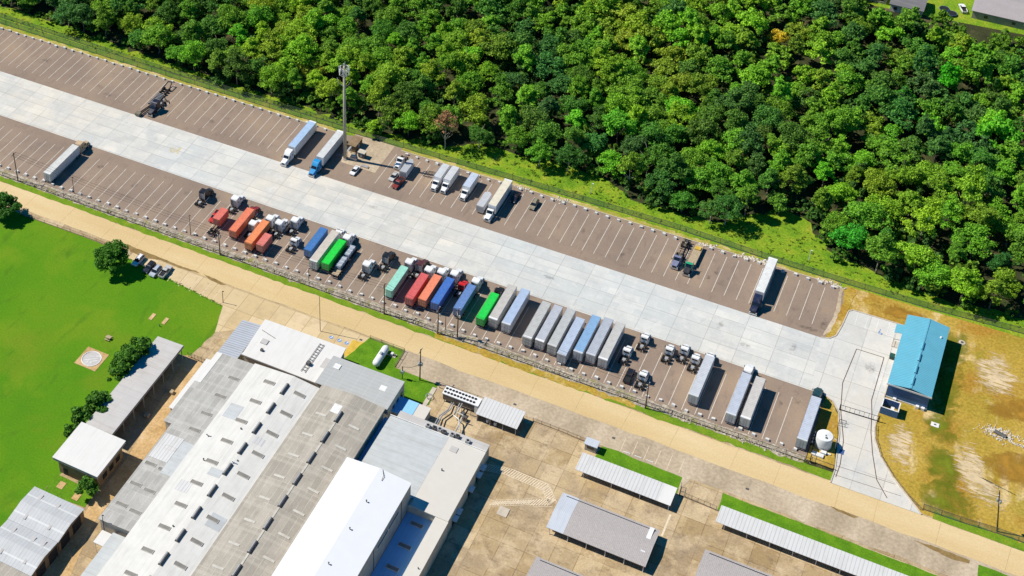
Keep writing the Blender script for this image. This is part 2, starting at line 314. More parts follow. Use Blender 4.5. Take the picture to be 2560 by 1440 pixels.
def struct(name, mb, mat):
    o = mb.obj(name, mat) if isinstance(mb, MB) else link(name, mb); o['kind'] = 'structure'; return o
def jag(pts, step, amp, closed=False):
    out = []
    for a, b in zip(pts, pts[1:] + ([pts[0]] if closed else [])):
        d = math.dist(a, b); k = max(1, int(d / step))
        for i in range(k):
            t = i / k; j = 0 if i == 0 else 1
            out.append((a[0] + (b[0] - a[0]) * t + random.gauss(0, amp) * j, a[1] + (b[1] - a[1]) * t + random.gauss(0, amp) * j))
    if not closed: out.append(pts[-1])
    return out
def sheet(name, pts, z, mat):
    return struct(name, MB().add([(x, y, z) for x, y in pts], [tuple(range(len(pts)))]), mat)

# a kind is a list of (part name, mesh, sub-parts); spawn() links one thing of that kind
def P(name, mb, mat, subs=(), smooth=False): return (name, mb.mesh(name, mat, smooth), list(subs))
def spawn(kind, name, label, cat, x, y, rz=0, color=(.8, .8, .8), over={}, group=None, z=0, skip=()):
    r = thing(name, label, cat, (x, y, z), rz, group)
    def go(parts, par):
        for pn, me, subs in parts:
            if pn in skip: continue
            o = link(pn, me, par, color=over.get(pn, color)); go(subs, o)
    go(kind, r); return r

# ------------------------------------------------------------------ camera, light, sky
cam = bpy.data.cameras.new('camera'); co = bpy.data.objects.new('camera', cam); COL.objects.link(co); S.camera = co
R = Matrix(((.87641619, -.24905418, .41214885), (.48052216, .50831002, -.71464633), (-.03151373, .82437427, .56516718)))
co.matrix_world = Matrix.Translation((107.294, -314.909, 317.942)) @ R.to_4x4()
cam.sensor_width = 36; cam.lens = 3831.04 / 2560 * 36; cam.shift_x = (1280 - 705.667) / 2560; cam.shift_y = (77.367 - 720) / 2560
cam.clip_start = 1; cam.clip_end = 6000
sd = Vector((-.79, -.14, 1)).normalized()
sun = bpy.data.lights.new('sun', 'SUN'); sun.energy = 4.9; sun.angle = math.radians(.5); sun.color = (1, .945, .84)
so = bpy.data.objects.new('sun', sun); COL.objects.link(so); so.rotation_euler = sd.to_track_quat('Z', 'Y').to_euler()
W = bpy.data.worlds.new('World'); S.world = W; W.use_nodes = True
sk = W.node_tree.nodes.new('ShaderNodeTexSky'); sk.sky_type = 'NISHITA'; sk.sun_disc = False
sk.sun_elevation = math.asin(sd.z); sk.sun_rotation = math.atan2(sd.x, sd.y)
bg = W.node_tree.nodes['Background']; hs = W.node_tree.nodes.new('ShaderNodeHueSaturation'); hs.inputs['Saturation'].default_value = 1.6; W.node_tree.links.new(sk.outputs[0], hs.inputs['Color']); W.node_tree.links.new(hs.outputs[0], bg.inputs[0]); bg.inputs[1].default_value = .07; sk.ozone_density = 8; sk.dust_density = 0; sk.air_density = 1.3
S.view_settings.view_transform = 'Standard'; S.view_settings.look = 'None'; S.view_settings.exposure = .18; S.view_settings.gamma = 1
S.cycles.max_bounces = 5; S.cycles.transparent_max_bounces = 6

# ------------------------------------------------------------------ the ground, in sheets
sheet('ground', [(-2500, -2500), (2500, -2500), (2500, 2500), (-2500, 2500)], 0, 'forest_floor')
BASE = [(-420, 58), (-230, 54), (-200, 52.5), (-160, 50.5), (-120, 49), (-95, 49), (-80, 48), (-66, 46.5), (-55, 49.5), (-44, 50), (-34, 57), (-14, 57.5), (-2, 59.5), (10, 57), (22, 51.5), (34, 52), (46, 53.5), (52, 60), (60, 68), (68, 67), (74, 60), (82, 54), (89, 53.5), (97, 50.5), (110, 50), (122, 51), (135, 52), (165, 53), (330, 60)]
sheet('north_verge', [(-420, 41), (330, 41)] + jag([(x, y + 1.5) for x, y in BASE][::-1], 2.5, .7), .02, 'verge_grass')
sheet('yard', [(-400, -28), (400, -28), (400, -420), (-400, -420)], .02, 'yard_concrete')
sheet('lawn', [(-400, -38.4), (-120, -38.6)] + jag([(-108, -40.4), (-72, -44.8), (-68.6, -55), (-70.2, -66.2), (-76, -67), (-76.4, -104), (-79.4, -122), (-80, -420)], 1.5, .14) + [(-400, -420)], .035, 'lawn_grass')
sheet('car_park_apron', [(-108, -36.8), (-17.5, -36.8), (-17.5, -43), (-29, -46.8), (-30.5, -47.9), (-56, -47.9), (-62, -50), (-68.6, -55), (-72, -44.8), (-108, -40.4)], .045, 'pale_slabs')
sheet('street_apron', jag([(-17.5, -36.2), (260, -36.2)], 4, .12) + jag([(260, -44), (66, -44), (64.5, -48.5), (43.5, -44.2), (31, -43.6), (-3, -44.2), (-16.8, -43.7)], 4, .15), .05, 'apron_concrete')
sheet('road', jag([(-420, -28.6), (400, -28.9)], 3, .12) + jag([(400, -36.6), (-420, -36.4)], 4, .15), .06, 'road_tan')
for i, pts in enumerate((((-112, -35.3), (-104, -35.6), (-98, -35.8), (-93, -36.1), (-86, -35.9), (-85, -36.2), (-92, -37.0), (-99, -36.6), (-103, -38.0), (-109, -37.6)), ((-84, -35.9), (-79, -36.2), (-75.5, -36.9), (-77, -37.6), (-81, -37.2)), ((119, -37.4), (125, -37.0), (132, -37.3), (132, -38.3), (128, -38.9), (123, -38.2)), ((99, -36.4), (106, -36.6), (105, -37.4), (101, -37.2)))):
    sheet('puddle', jag(list(pts), 1, .08, True), .075, 'wet_silt')
sheet('south_verge', jag([(-420, -25.2), (-30, -25.2), (-18, -26.0), (97.5, -25.6)], 3, .15) + jag([(97.5, -28.4), (-12, -28.7), (-420, -28.5)], 2, .22), .08, 'strip_grass')
sheet('dry_verge', jag([(-13, -25.6), (46, -25.4)], 2, .15) + jag([(46, -27.8), (30, -28.7), (-12, -28.6)], 1.5, .3), .09, 'dry_grass')
sheet('field', [(86, 44.4), (420, 52), (420, -28.4), (119.5, -28.4), (112, -22), (107, -16), (104, -9), (102, -2), (86, 10)], .05, 'dry_grass')
FIELD_PATCHES = (
    ('green_patch', .0600, 'green_swale', [(119.5, 42), (113.5, 40), (112.8, 25), (118.5, 22), (121.5, 33)]),
    ('green_patch', .0615, 'green_swale', [(120, 27), (113, 26), (113, 11), (120.5, 8), (122.5, 18)]),
    ('green_patch', .0630, 'green_swale', [(122.5, 12), (114.8, 13), (115.6, -4), (122.6, -7)]),
    ('green_patch', .0645, 'green_swale', [(124.5, -3), (116, -2), (117, -17), (125, -21), (127.5, -12)]),
    ('green_patch', .0655, 'green_swale', [(129, -15), (119, -15), (117.5, -25.8), (132, -26)]),
    ('rust_patch', .0665, 'rust_grass', [(91, 43), (112, 43.5), (112, 37.5), (91, 36.3)]),
    ('rust_patch', .0665, 'rust_grass', [(125, 15), (138, 26), (150, 16), (130, 9.5)]),
    ('rust_patch', .0665, 'rust_grass', [(129, 1), (145, 6), (145, -12), (131, -10.5)]),
    ('scraped_patch', .07, 'scraped_soil', [(105, -6), (109.5, 2.5), (114, -1), (115.5, -12), (114, -20), (108, -16)]),
    ('scraped_patch', .07, 'scraped_soil', [(120, 33), (126, 40), (133, 37), (137.5, 28), (134.5, 17), (127, 15.5), (122.5, 23)]),
    ('scraped_patch', .07, 'scraped_soil', [(120.5, -2), (126.5, 5), (131, -2), (131.5, -10), (139.5, -12), (139.5, -21), (130, -22), (123, -15)]))
def patch(name, pts, z, mat):
    # a worn patch: fully worn in the middle, thinning out to nothing at its rim
    pts = jag(pts, 1.5, .3, True); n = len(pts); cx, cy = sum(p[0] for p in pts) / n, sum(p[1] for p in pts) / n
    v = []; w = []
    for k, q in ((0, .9), (.45, .75), (.8, .3), (1.15, 0)): v += [(cx + (x - cx) * k, cy + (y - cy) * k, z) for x, y in pts]; w += [q] * n
    f = [(k * n + i, k * n + (i + 1) % n, (k + 1) * n + (i + 1) % n, (k + 1) * n + i) for k in range(3) for i in range(n)]
    o = struct(name, MB().add(v, f), mat); o.data.attributes.new('wear', 'FLOAT', 'POINT').data.foreach_set('value', w)
for x, y, a, b_ in ((83.6, 26, 1.5, 3.2), (80, 22.3, 4.5, 1.2), (51, 33, 1.1, 2.2), (49.5, 30, .9, 1.5), (-192, 33, 2, 3), (-160, 26, 3, 1.2), (-120, 29, 2.2, 1.5), (24, 28, 1.2, 2), (10, 33, 1, 2.2), (62, -12, 1, 2.5), (77, -14, 1.2, 3), (80, -9, 1, 2), (-62, -10, .9, 1.6), (-125, -11, 1.5, 2.6), (-113, -16, 1, 2), (-140, -8, 2, 1.5), (84, -6, 2, 1.2), (73, -2.8, 2.4, 1), (-34, -19, .9, 1.6), (58, 12.5, 1.4, 2.6), (66, 8, 2.2, 1.4), (-52, 14, 2.4, 1.2), (8, 9, 3, 1.2), (78, 13, 1.6, 2.4), (98.4, 15, 2.2, 3)):
    patch('oil_mark', [(x + a * math.cos(t_), y + b_ * math.sin(t_)) for t_ in np.linspace(0, 2 * PI, 9)[:-1]], .148 if x > 90 else .134, 'oil_stain')
patch('paint_stain', [(-126, 8.2), (-121, 7.4), (-118.5, 10.5), (-122, 13.5), (-126.5, 11.5)], .133, 'yellow_stain')
for nm, z, mt, pts in FIELD_PATCHES: patch(nm, pts, z, mt)
sheet('south_field_edge', jag([(122, -26), (400, -26)], 2, .3) + [(400, -28.8), (122, -28.8)], .07, 'strip_grass')
sheet('parking_lot', [(-420, 42.6), (-76, 42.6), (-69, 44.6), (84.6, 43.4), (86.6, 40), (86, 25), (85, 20), (90, -3), (90.2, -24.4), (-420, -24.4)], .10, 'parking_asphalt')
sheet('concrete_lane', [(-420, 20.35), (84, 20.35), (87, 20), (94, 20), (94, -.45), (88, -.45), (-420, -.5)], .125, 'lane_concrete')
DR = [(84, 20.35), (86.3, 21.2), (87.6, 23), (88.2, 27.6), (88.6, 34.2), (89.6, 35.2), (101.4, 35.4), (103.8, 35.4), (103.8, 5.5), (103.6, -2), (103.7, -6), (104.6, -10), (107, -15), (111, -20.3), (119.4, -28.9), (97.5, -29.2), (97.6, -24.5), (96, -12), (94.2, -4.7), (92, -1.6), (89.4, -.45), (86, -.45)]
sheet('driveway', DR, .14, 'drive_concrete')
kb = MB()
for a, b in zip(DR[:8], DR[1:9]): kb.bar((*a, .15), (*b, .15), .3, .3)
for a, b in zip(DR[9:14], DR[10:15]): kb.bar((*a, .15), (*b, .15), .35, .3)
for a, b in zip(DR[15:20], DR[16:21]): kb.bar((*a, .15), (*b, .15), .3, .3)
struct('kerb', kb, 'kerb_concrete')
# lot edge kerbs: thin pale concrete lines
eb = MB(); eb.box(-420, -76, 42.5, 42.75, .0, .22); eb.box(-56, 84.6, 43.2, 43.45, 0, .22)
struct('lot_edge', eb, 'kerb_concrete')
jt = MB()   # tarred joints of the drive
for pts in (((93.7, 20.4), (101, 20.5), (101.1, 3.4), (102.1, -1.3), (103.2, -8), (105, -15), (107.6, -23), (111, -27.6)), ((93.7, 20.4), (93.0, 6), (94.6, -3.8), (97.5, -14), (98.4, -22), (98.3, -26.8))):
    for a, b in zip(pts, pts[1:]): jt.bar((*a, .147), (*b, .147), .22, .012)
for a, b in (((94.5, -23.3), (112, -22.3)), ((97.6, -26.2), (114, -25.4))): jt.bar((*a, .146), (*b, .146), .12, .01)
struct('drive_joint', jt, 'joint_tar')
# painted stall lines
LX = [64.4 + 3.57 * k for k in range(-75, 6)]; UX = [80.6 - 3.573 * k for k in range(0, 38)] + [-56.5] + [-92.45 + 3.55 * k for k in range(-60, 2)]
mk = MB()
for x in LX:
    if not (-57 < x < -53) or True: mk.box(x - .085, x + .085, -23 + random.uniform(-.2, .2), -5.0 + random.uniform(-.15, .15), .125, .131)
for x in UX: mk.box(x - .085, x + .085, 24.5 + random.uniform(-.2, .2), 41.0 + random.uniform(-.2, .2), .125, .131)
struct('stall_markings', mk, 'marking_paint')
mk = MB()
for x in (91.3, 94.1, 96.9, 99.9): mk.box(x - .08, x + .08, 29.4, 34.6, .15, .156)
for k in range(8): mk.bar((100.2, 29.6 + k * .62, .153), (101.7, 29.9 + k * .62, .153), .16, .006)
mk.box(101.7, 101.82, 29.2, 34.5, .15, .156); struct('bay_markings', mk, 'trim_white')
mk = MB(); mk.box(97.9, 98.1, 29.5, 30.6, .15, .156); mk.box(98.1, 98.75, 29.5, 29.7, .15, .156); mk.box(98.55, 98.75, 29.0, 29.5, .15, .156); mk.cyl((98.0, 30.85, .15), (98.0, 30.85, .156), .18)
for i in range(10): mk.bar((98.3 + .55 * math.cos(2.2 + i * .42), 29.6 + .55 * math.sin(2.2 + i * .42), .153), (98.3 + .55 * math.cos(2.62 + i * .42), 29.6 + .55 * math.sin(2.62 + i * .42), .153), .14, .006)
struct('accessible_bay_symbol', mk, 'blue_marking')
# hatched walkway in the yard, yellow hatching, blue bay marks, car park lines
mk = MB()
for (x0, y0, x1, y1, w) in ((17.5, -64.5, 24, -63, 2.2), (24, -63, 34.5, -63.3, 2.4), (34.3, -63.2, 37.6, -67.2, 2.2), (37.4, -67, 33, -69.2, 2.6), (33, -69, 24, -74.2, 1.8)):
    L = math.hypot(x1 - x0, y1 - y0); n = int(L / .62)
    for i in range(n):
        t = (i + .5) / n; x, y = x0 + (x1 - x0) * t, y0 + (y1 - y0) * t
        mk.bar((x - .45, y - w / 2, .044), (x + .45, y + w / 2, .044), .27, .008)
    for s in (-1, 1):
        ux, uy = (x1 - x0) / L, (y1 - y0) / L
        mk.bar((x0 - uy * s * w / 2, y0 + ux * s * w / 2, .041), (x1 - uy * s * w / 2, y1 + ux * s * w / 2, .041), .13, .008)
for x in range(-92, -72, 4): mk.box(x - .07, x + .07, -43.6 + (x + 90) * -.08, -38.4, .05, .058)
mk.box(64.5, 65.0, -64.2, -57, .03, .042)
for x in (47.3, 50.4, 53.5, 56.6, 59.7, 62.8): mk.box(x - .07, x + .07, -43.6, -38.6, .058, .066)
struct('yard_markings', mk, 'faded_marking')
mk = MB()
for k in range(7): mk.bar((-32.4 + k * .1, -46.2 + k * .95, .052), (-29.4 + k * .1, -44.9 + k * .95, .052), .3, .008)
mk.box(-32.2, -29, -46.2, -39.6, .047, .0535); struct('yellow_hatching', mk, 'yellow_marking')
mk = MB()
for x in (-38.1, -35.5, -33.2):
    mk.cyl((x, -41.6, .048), (x, -41.6, .056), .62, n=14)
struct('bay_symbol_ground', mk, 'blue_marking')
mk = MB()
for x in (-38.1, -35.5, -33.2): mk.bar((x - .25, -41.9, .06), (x + .3, -41.3, .06), .22, .01); mk.cyl((x + .1, -41.2, .057), (x + .1, -41.2, .064), .16)
struct('bay_symbol_figure', mk, 'trim_white')
for nm, pts in (('tank_lawn', [(-28.3, -36.6), (-17.3, -36.7), (-16.9, -43.9), (-4.2, -44.1), (-3.2, -52), (-9.6, -53), (-31, -52.9), (-31.3, -47.6)]), ('carport_lawn', [(42.6, -44.2), (44.2, -44), (64, -44.5), (64.3, -50), (42, -50)]), ('long_carport_lawn', [(74.4, -44.6), (140, -45.4), (140, -50.3), (74.6, -50.3)]), ('courtyard_lawn', [(-79.4, -117.2), (-66.8, -117.2), (-66.8, -122.6), (-79.4, -123.6)]), ('corner_lawn', [(134, -37.6), (160, -37.6), (160, -50), (134.5, -50)])):
    sheet(nm, jag(pts, 2, .12, True), .065, 'yard_grass')
sheet('tank_island', jag([(89.8, -.6), (92.2, -2.2), (94.2, -5.6), (95.6, -12), (97.2, -24.4), (90.4, -24.4)], 1.5, .1, True), .115, 'dry_grass')
sheet('lot_end_verge', jag([(85.2, 20.8), (86.9, 22.5), (87.9, 28), (88.3, 34.6), (89.2, 44), (85.4, 43.6), (86.4, 38), (85.9, 26)], 1.2, .15, True), .118, 'dry_grass')
sheet('shoulder', jag([(84.3, 21.1), (85.9, 24), (86.5, 33), (85.2, 43.2), (84.2, 43.2), (85.4, 33), (84.8, 26)], 1.2, .15, True), .122, 'apron_concrete')
sheet('tower_pad', [(-70.9, 29.2), (-72.6, 33), (-73.2, 44.4), (-58.8, 44.4), (-58.7, 29.1)], .13, 'apron_concrete')
sheet('alley_floor', [(-71.2, -66), (-61.8, -66), (-62, -126), (-56, -150), (-66, -160), (-66, -104)], .05, 'packed_dirt')
sheet('back_street', [(45, 196), (160, 205), (160, 330), (45, 330)], .03, 'verge_grass')

sheet('gravel_strip', jag([(-420, -23.5), (90, -23.4)], 1.5, .18) + jag([(90, -26.0), (-16, -26.6), (-420, -26.3)], 1.2, .28), .112, 'crushed_stone')
sheet('soil_strip', jag([(-420, 42.7), (-76, 42.7)], 2, .1) + jag([(-76, 44.2), (-420, 44.4)], 1.5, .3), .112, 'dry_verge_soil')
sheet('soil_strip', jag([(-56, 43.4), (84, 43.3)], 2, .1) + jag([(84, 44.9), (-56, 45)], 1.5, .35), .112, 'dry_verge_soil')
rj = MB()
for x in range(-240, 200, 13):
    d = random.uniform(-3, 3); rj.bar((x + d, -36.4, .064), (x + d + random.uniform(-.2, .5), -28.8, .064), .09, .006)
struct('road_joint', rj, 'road_seam')
# rubble and weeds: nobody could count them
def rocks(pts, mat, name, label):
    v = []; f = []
    oct_ = np.array([(1, 0, 0), (-1, 0, 0), (0, 1, 0), (0, -1, 0), (0, 0, 1), (0, 0, -1)]); of = [(0, 2, 4), (2, 1, 4), (1, 3, 4), (3, 0, 4), (2, 0, 5), (1, 2, 5), (3, 1, 5), (0, 3, 5)]
    for x, y, r in pts:
        o = len(v); a = random.uniform(0, 6.3)
        for p in oct_ * np.array([random.uniform(.6, 1.3), random.uniform(.6, 1.3), random.uniform(.4, .9)]) * r:
            v.append((x + p[0] * math.cos(a) - p[1] * math.sin(a), y + p[0] * math.sin(a) + p[1] * math.cos(a), .12 + p[2] + .25 * r))
        f += [tuple(i + o for i in t) for t in of]
    o = MB().add(v, f).obj(name, mat); o['kind'] = 'stuff'; o['label'] = label; o['category'] = 'rubble'; return o
pts = [(random.uniform(-175, 92), random.gauss(-24.9, .5), random.uniform(.06, .2) * random.choice((1, 1, .6))) for _ in range(1700)]
pts += [(random.gauss(cx, 3), random.gauss(-25.2, .5), random.uniform(.1, .36)) for cx in (55, 57, 78, -60, -20, 20, 30) for _ in range(50)]
rocks(pts, 'rubble_rock', 'rubble', 'strip of broken pale rubble along the south fence')
pts = [(random.choice((60, 57, 63, 80, 83, -14, 0, 46)) + random.gauss(0, 1.6), random.gauss(43.3, .55), random.uniform(.15, .5)) for _ in range(260)]
rocks(pts, 'pale_rock', 'rubble', 'scattered pale stones along the north edge of the lot')
pts = [(132.6 + random.gauss(0, 2.1), 6.6 + random.gauss(0, 1.0), random.uniform(.12, .32)) for _ in range(420)]
pts = [p for p in pts if abs(p[1] - 6.4) > .7 or abs(p[0] - 132.8) > 1.8] + [(135 + t * 14, 5.2 - t * 1.6 + random.gauss(0, .3), random.uniform(.1, .28)) for t in np.linspace(0, 1, 160)]
rocks(pts, 'pale_rock', 'riprap', 'white riprap stones around the drain in the dry field')
tag(MB().cyl((131.4, 6.9, .25), (134.3, 6.0, .25), .55, n=12).obj('drain_pipe', 'vent_metal'), 'dark drain pipe lying in the ring of white stones in the field', 'drain pipe')
for x, y, l in ((117.4, 2.2, 'small white concrete slab with a dark cover in the dry field'), (133, -3.5, None)):
    if l: t = thing('drain_slab', l, 'drain', (x, y, 0)); MB().box(-1, 1, -.75, .75, .04, .2).obj('slab', 'trim_white', t); MB().box(-.3, .3, -.2, .2, .2, .24).obj('cover', 'vent_metal', t)
t = thing('inlet', 'round drain inlet with a dark centre in the grass east of the blue building', 'drain', (118.9, 36.0, 0)); MB().lathe([(.9, 0), (.9, .15), (.5, .2)], n=14).obj('rim', 'kerb_concrete', t); MB().cyl((0, 0, .2), (0, 0, .23), .42).obj('cover', 'vent_metal', t)

# concrete blocks at the stall heads
bm_ = MB().frus((-.52, .52, -.36, .36), 0, (-.46, .46, -.3, .3), .62).mesh('wheel_block', 'white_block')
def block(x, y, lab, grp):
    o = link('wheel_block', bm_, loc=(x, y, .1)); o.rotation_euler.z = random.gauss(0, .1); s = random.uniform(.9, 1.12); o.scale = (s, s, s); tag(o, lab, 'concrete block', grp)
for k in range(-52, 24):
    x = 4.9 + 3.575 * k
    if abs(x - 69.8) < 1.3: continue
    block(x, -22.55 + random.gauss(0, .14), 'white concrete block at the head of a stall beside the south fence', 'concrete blocks along the south edge')
for x in [82.5 - 3.575 * k for k in range(0, 39)] + [-94.1 - 3.56 * k for k in range(-3, 37)]:
    if -73.5 < x < -57: continue
    block(x, 42.1 + random.gauss(0, .15), 'white concrete block at the head of a stall beside the north fence', 'concrete blocks along the north edge')

# ------------------------------------------------------------------ fences, poles, wires
def fence(name, label, pts, h, step, fabric='fence_fabric', post='vent_metal', rail=True, lean=0):
    t = thing(name, label, 'fence', (*pts[0], 0)); ox, oy = pts[0]
    m = MB(); r = MB(); posts = []
    for a, b in zip(pts, pts[1:]):
        L = math.dist(a, b); k = max(1, round(L / step))
        m.add([(a[0] - ox, a[1] - oy, .05), (b[0] - ox, b[1] - oy, .05), (b[0] - ox, b[1] - oy, h), (a[0] - ox, a[1] - oy, h)], [(0, 1, 2, 3)])
        r.bar((a[0] - ox, a[1] - oy, h), (b[0] - ox, b[1] - oy, h), .07, .07); r.bar((a[0] - ox, a[1] - oy, .1), (b[0] - ox, b[1] - oy, .1), .16, .2)
        for i in range(k): posts.append((a[0] + (b[0] - a[0]) * i / k - ox, a[1] + (b[1] - a[1]) * i / k - oy))
    posts.append((pts[-1][0] - ox, pts[-1][1] - oy))
    m.obj('mesh_panel', fabric, t)
    if rail: r.obj('rail', post, t)
    pm = MB().cyl((0, 0, 0), (0, 0, h + .15), .06, n=6).mesh('post', post)
    for p in posts[:98]: link('post', pm, t, (p[0], p[1], 0))
    return t
fence('chain_link_fence', 'long green screened chain link fence between the lot and the woods', [(-225, 45.2), (-160, 44.3), (-100, 44.2), (-76, 44.5), (-56, 44.9), (-24, 45.6), (0, 46), (36, 46.4), (61, 45.4), (85, 45.2), (108, 45.6), (134, 47.2), (170, 49.5)], 2.1, 6)
fence('chain_link_fence', 'second chain link fence running behind the first at the northwest corner', [(-228, 48.6), (-164, 47.0), (-116, 46.4), (-79, 46.6)], 1.9, 6)
fence('chain_link_fence', 'black chain link fence beside the grass strip south of the trucks', [(-172, -26.2), (-100, -26.2), (-30, -26.4), (30, -26.0), (91.5, -25.2), (91.8, -24.6), (97.2, -24.8)], 1.7, 6, 'wire_mesh', 'black_frame')
fence('chain_link_fence', 'short black fence between the last trailer and the water tank', [(90.8, -14.2), (91.0, -19), (91.4, -25.0)], 1.8, 3, 'wire_mesh', 'black_frame')
fence('chain_link_fence', 'green screened fence along the road below the dry field', [(119.4, -27), (128, -26.8), (136.5, -26.2), (165, -26)], 2.0, 5)
fence('wire_fence', 'low wire fence around the lawn with the gas tank', [(-17.2, -43.6), (-17.3, -37.2), (-28, -37.1)], 1.3, 4, 'wire_mesh', 'rail_brown')
fence('wire_fence', 'low fence along the south side of the street apron', [(23.6, -44.4), (30.8, -44.4), (38.4, -44.7)], 1.2, 2.5, 'wire_mesh', 'rail_brown')
fence('wire_fence', 'sagging low fence at the edge of the big lawn beside the road', [(-150, -38.9), (-121, -38.4), (-109.5, -39.4)], 1.1, 5, 'wire_mesh', 'rail_brown')
fence('yard_fence', 'rail fence across the alley behind the long canopy', [(-70.6, -66.4), (-66, -66.6), (-61.6, -66.8)], 1.8, 1.1, 'wire_mesh', 'rail_brown')
fence('yard_fence', 'rail fence closing the yard between the two carports', [(64.6, -47.5), (64.9, -50.2), (74.4, -50.6)], 1.6, 1.6, 'wire_mesh', 'rail_brown')
fence('yard_fence', 'fence along the north side of the chiller yard', [(-3.2, -45.0), (10.0, -44.6)], 2.2, 2.2, 'wire_mesh', 'rail_brown')
fence('guard_rail', 'curving brown guard rail on the east side of the driveway', [(103.9, -5), (104.6, -9.6), (107, -15), (111, -20.1), (115.5, -24.6), (119, -27.4)], .9, 1.6, 'wire_mesh', 'rail_brown')
t = thing('sliding_gate', 'black sliding gate across the driveway near the blue building', 'gate', (94.4, -3.9, .14))
g = MB(); g.bar((0, 0, .2), (9.6, .5, .2), .14, .16); g.bar((0, 0, 1.9), (9.6, .5, 1.9), .09, .09); g.obj('frame', 'black_frame', t)
pm = MB().box(-.04, .04, -.04, .04, .1, 1.9).mesh('picket', 'black_frame')
for i in range(9): link('picket', pm, t, (i * 1.2, i * .0625, 0))
gp = MB().box(-.12, .12, -.12, .12, -.1, 2.1).mesh('gate_post', 'black_frame')
for p in ((-.1, 0, 0), (9.8, .5, 0)): link('gate_post', gp, t, p)
t = thing('barrier_frame', 'small black frame standing in the lane by the water tank', 'barrier', (95.9, -8.6, .14)); MB().tube([(-.8, -.9, .05), (-.8, -.9, 1), (.9, -.7, 1), (.9, -.7, .05)], .07).obj('front_frame', 'black_frame', t); MB().tube([(-.8, .5, .05), (-.8, .5, 1), (.9, .6, 1), (.9, .6, .05)], .07).obj('rear_frame', 'black_frame', t)
tag(MB().box(-.55, .55, -.8, .8, .0, .05).obj('steel_plate', 'plate_blue', loc=(97.9, -18.0, .14)), 'dark blue steel plate set in the driveway beside the water tank', 'plate')

POLES = [(-160.2, -26.0, 11.8, 'wooden power pole at the far west end of the south fence', 1), (-83.7, -26.6, 10, 'wooden power pole behind the orange containers, carrying a transformer', 2), (-28.7, -26.6, 11.9, 'tall bare wooden pole beside the mint container', 1), (-11.8, -26.8, 10.2, 'wooden pole with cross arm behind the blue container', 2), (-6.4, -25.4, 11, 'wooden pole with transformers behind the steel blue container', 3), (48.6, -26.7, 9.4, 'wooden pole beside the day cab at the south fence', 1), (-9.1, -44.9, 12, 'wooden pole with three transformers on the lawn by the gas tank', 4), (136.5, -25.6, 13.6, 'leaning wooden power pole at the edge of the dry field', 3), (-42, -40.9, 13.6, 'thin brown pole on the tan car park north of the flat white roof', 0)]
wires = {}
for x, y, h, lab, kind in POLES:
    t = thing('power_pole', lab, 'utility pole', (x, y, 0)); lx = -3.4 if x > 130 else 0
    MB().cyl((0, 0, 0), (lx * .7, 0, h), .2 if kind else .1, .13 if kind else .08, 10).obj('pole', 'pole_wood' if kind else 'rail_brown', t)
    tx = lx * .7
    if kind: MB().bar((tx, -1.1, h - .6), (tx, 1.1, h - .6), .14, .16).obj('cross_arm', 'pole_wood', t)
    if kind:
        im = MB().lathe([(.05, 0), (.1, .08), (.07, .2), (.1, .26), (.04, .32)], n=8).mesh('insulator', 'white_plastic')
        for yy in (-1, 0, 1): link('insulator', im, t, (tx, yy, h - .5))
    tm = MB().lathe([(.28, 0), (.32, .1), (.32, .85), (.2, 1.0)], n=12).mesh('transformer', 'galvanised')
    for k in range(max(0, kind - 1)): link('transformer', tm, t, (tx * .8 + .45 * math.cos(k * 2.1), .45 * math.sin(k * 2.1), h * (.72 if kind < 4 else .5)))
def wire(a, b, lab, sag=.5):
    t = thing('power_line', lab, 'power line', (0, 0, 0))
    for k, yy in enumerate((-1, 0, 1)):
        pts = [(a[0] + (b[0] - a[0]) * s, a[1] + (b[1] - a[1]) * s + yy, a[2] + (b[2] - a[2]) * s - sag * 4 * s * (1 - s)) for s in np.linspace(0, 1, 9)]
        MB().tube(pts, .035, 5).obj('cable', 'cable_black', t)
wire((-160.2, -26, 11.3), (-83.7, -26.6, 9.5), 'power line above the empty stalls at the west end of the south fence', .9)
wire((-83.7, -26.6, 9.5), (-28.7, -26.6, 11.3), 'power line behind the orange and green containers', .8)
wire((-28.7, -26.6, 11.3), (-11.8, -26.8, 9.6), 'short power line span behind the crimson container')
wire((-11.8, -26.8, 9.6), (-6.4, -25.4, 10.4), 'shortest power line span, between the two transformer poles', .1)
wire((-6.4, -25.4, 10.4), (48.6, -26.7, 8.8), 'power line behind the row of parked silver trailers', .8)
for x, y, h, lab in ((-140.2, -22.9, 6.8, 'thin black lamp post in the stalls east of the tan truck'), (-96.4, -22.9, 8, 'black lamp post west of the red containers'), (-54.4, -24.4, 5.2, 'short black post behind the beige trailer'), (-72.6, -43.6, 4.6, 'thin brown post at the corner of the big lawn'), (-56.8, -127.9, 9, 'thin pole with a lamp at the corner of the grey warehouse roof'), (-10.5, -24.4, 6.6, 'short brown post between the two transformer poles'), (6.5, 50.5, 4.2, 'small white lamp post in the green clearing north of the lot'), (73.8, 50.2, 4.2, 'small white lamp post at the east clearing by the woods')):
    t = thing('lamp_post', lab, 'lamp post', (x, y, 0)); w = y > 40
    MB().cyl((0, 0, 0), (0, 0, h), .11, .07, 8).obj('post', 'white_plastic' if w else 'black_frame', t); MB().bar((0, 0, h), (.5, 0, h + .05), .22, .14).obj('lamp_head', 'white_plastic' if w else 'black_frame', t)

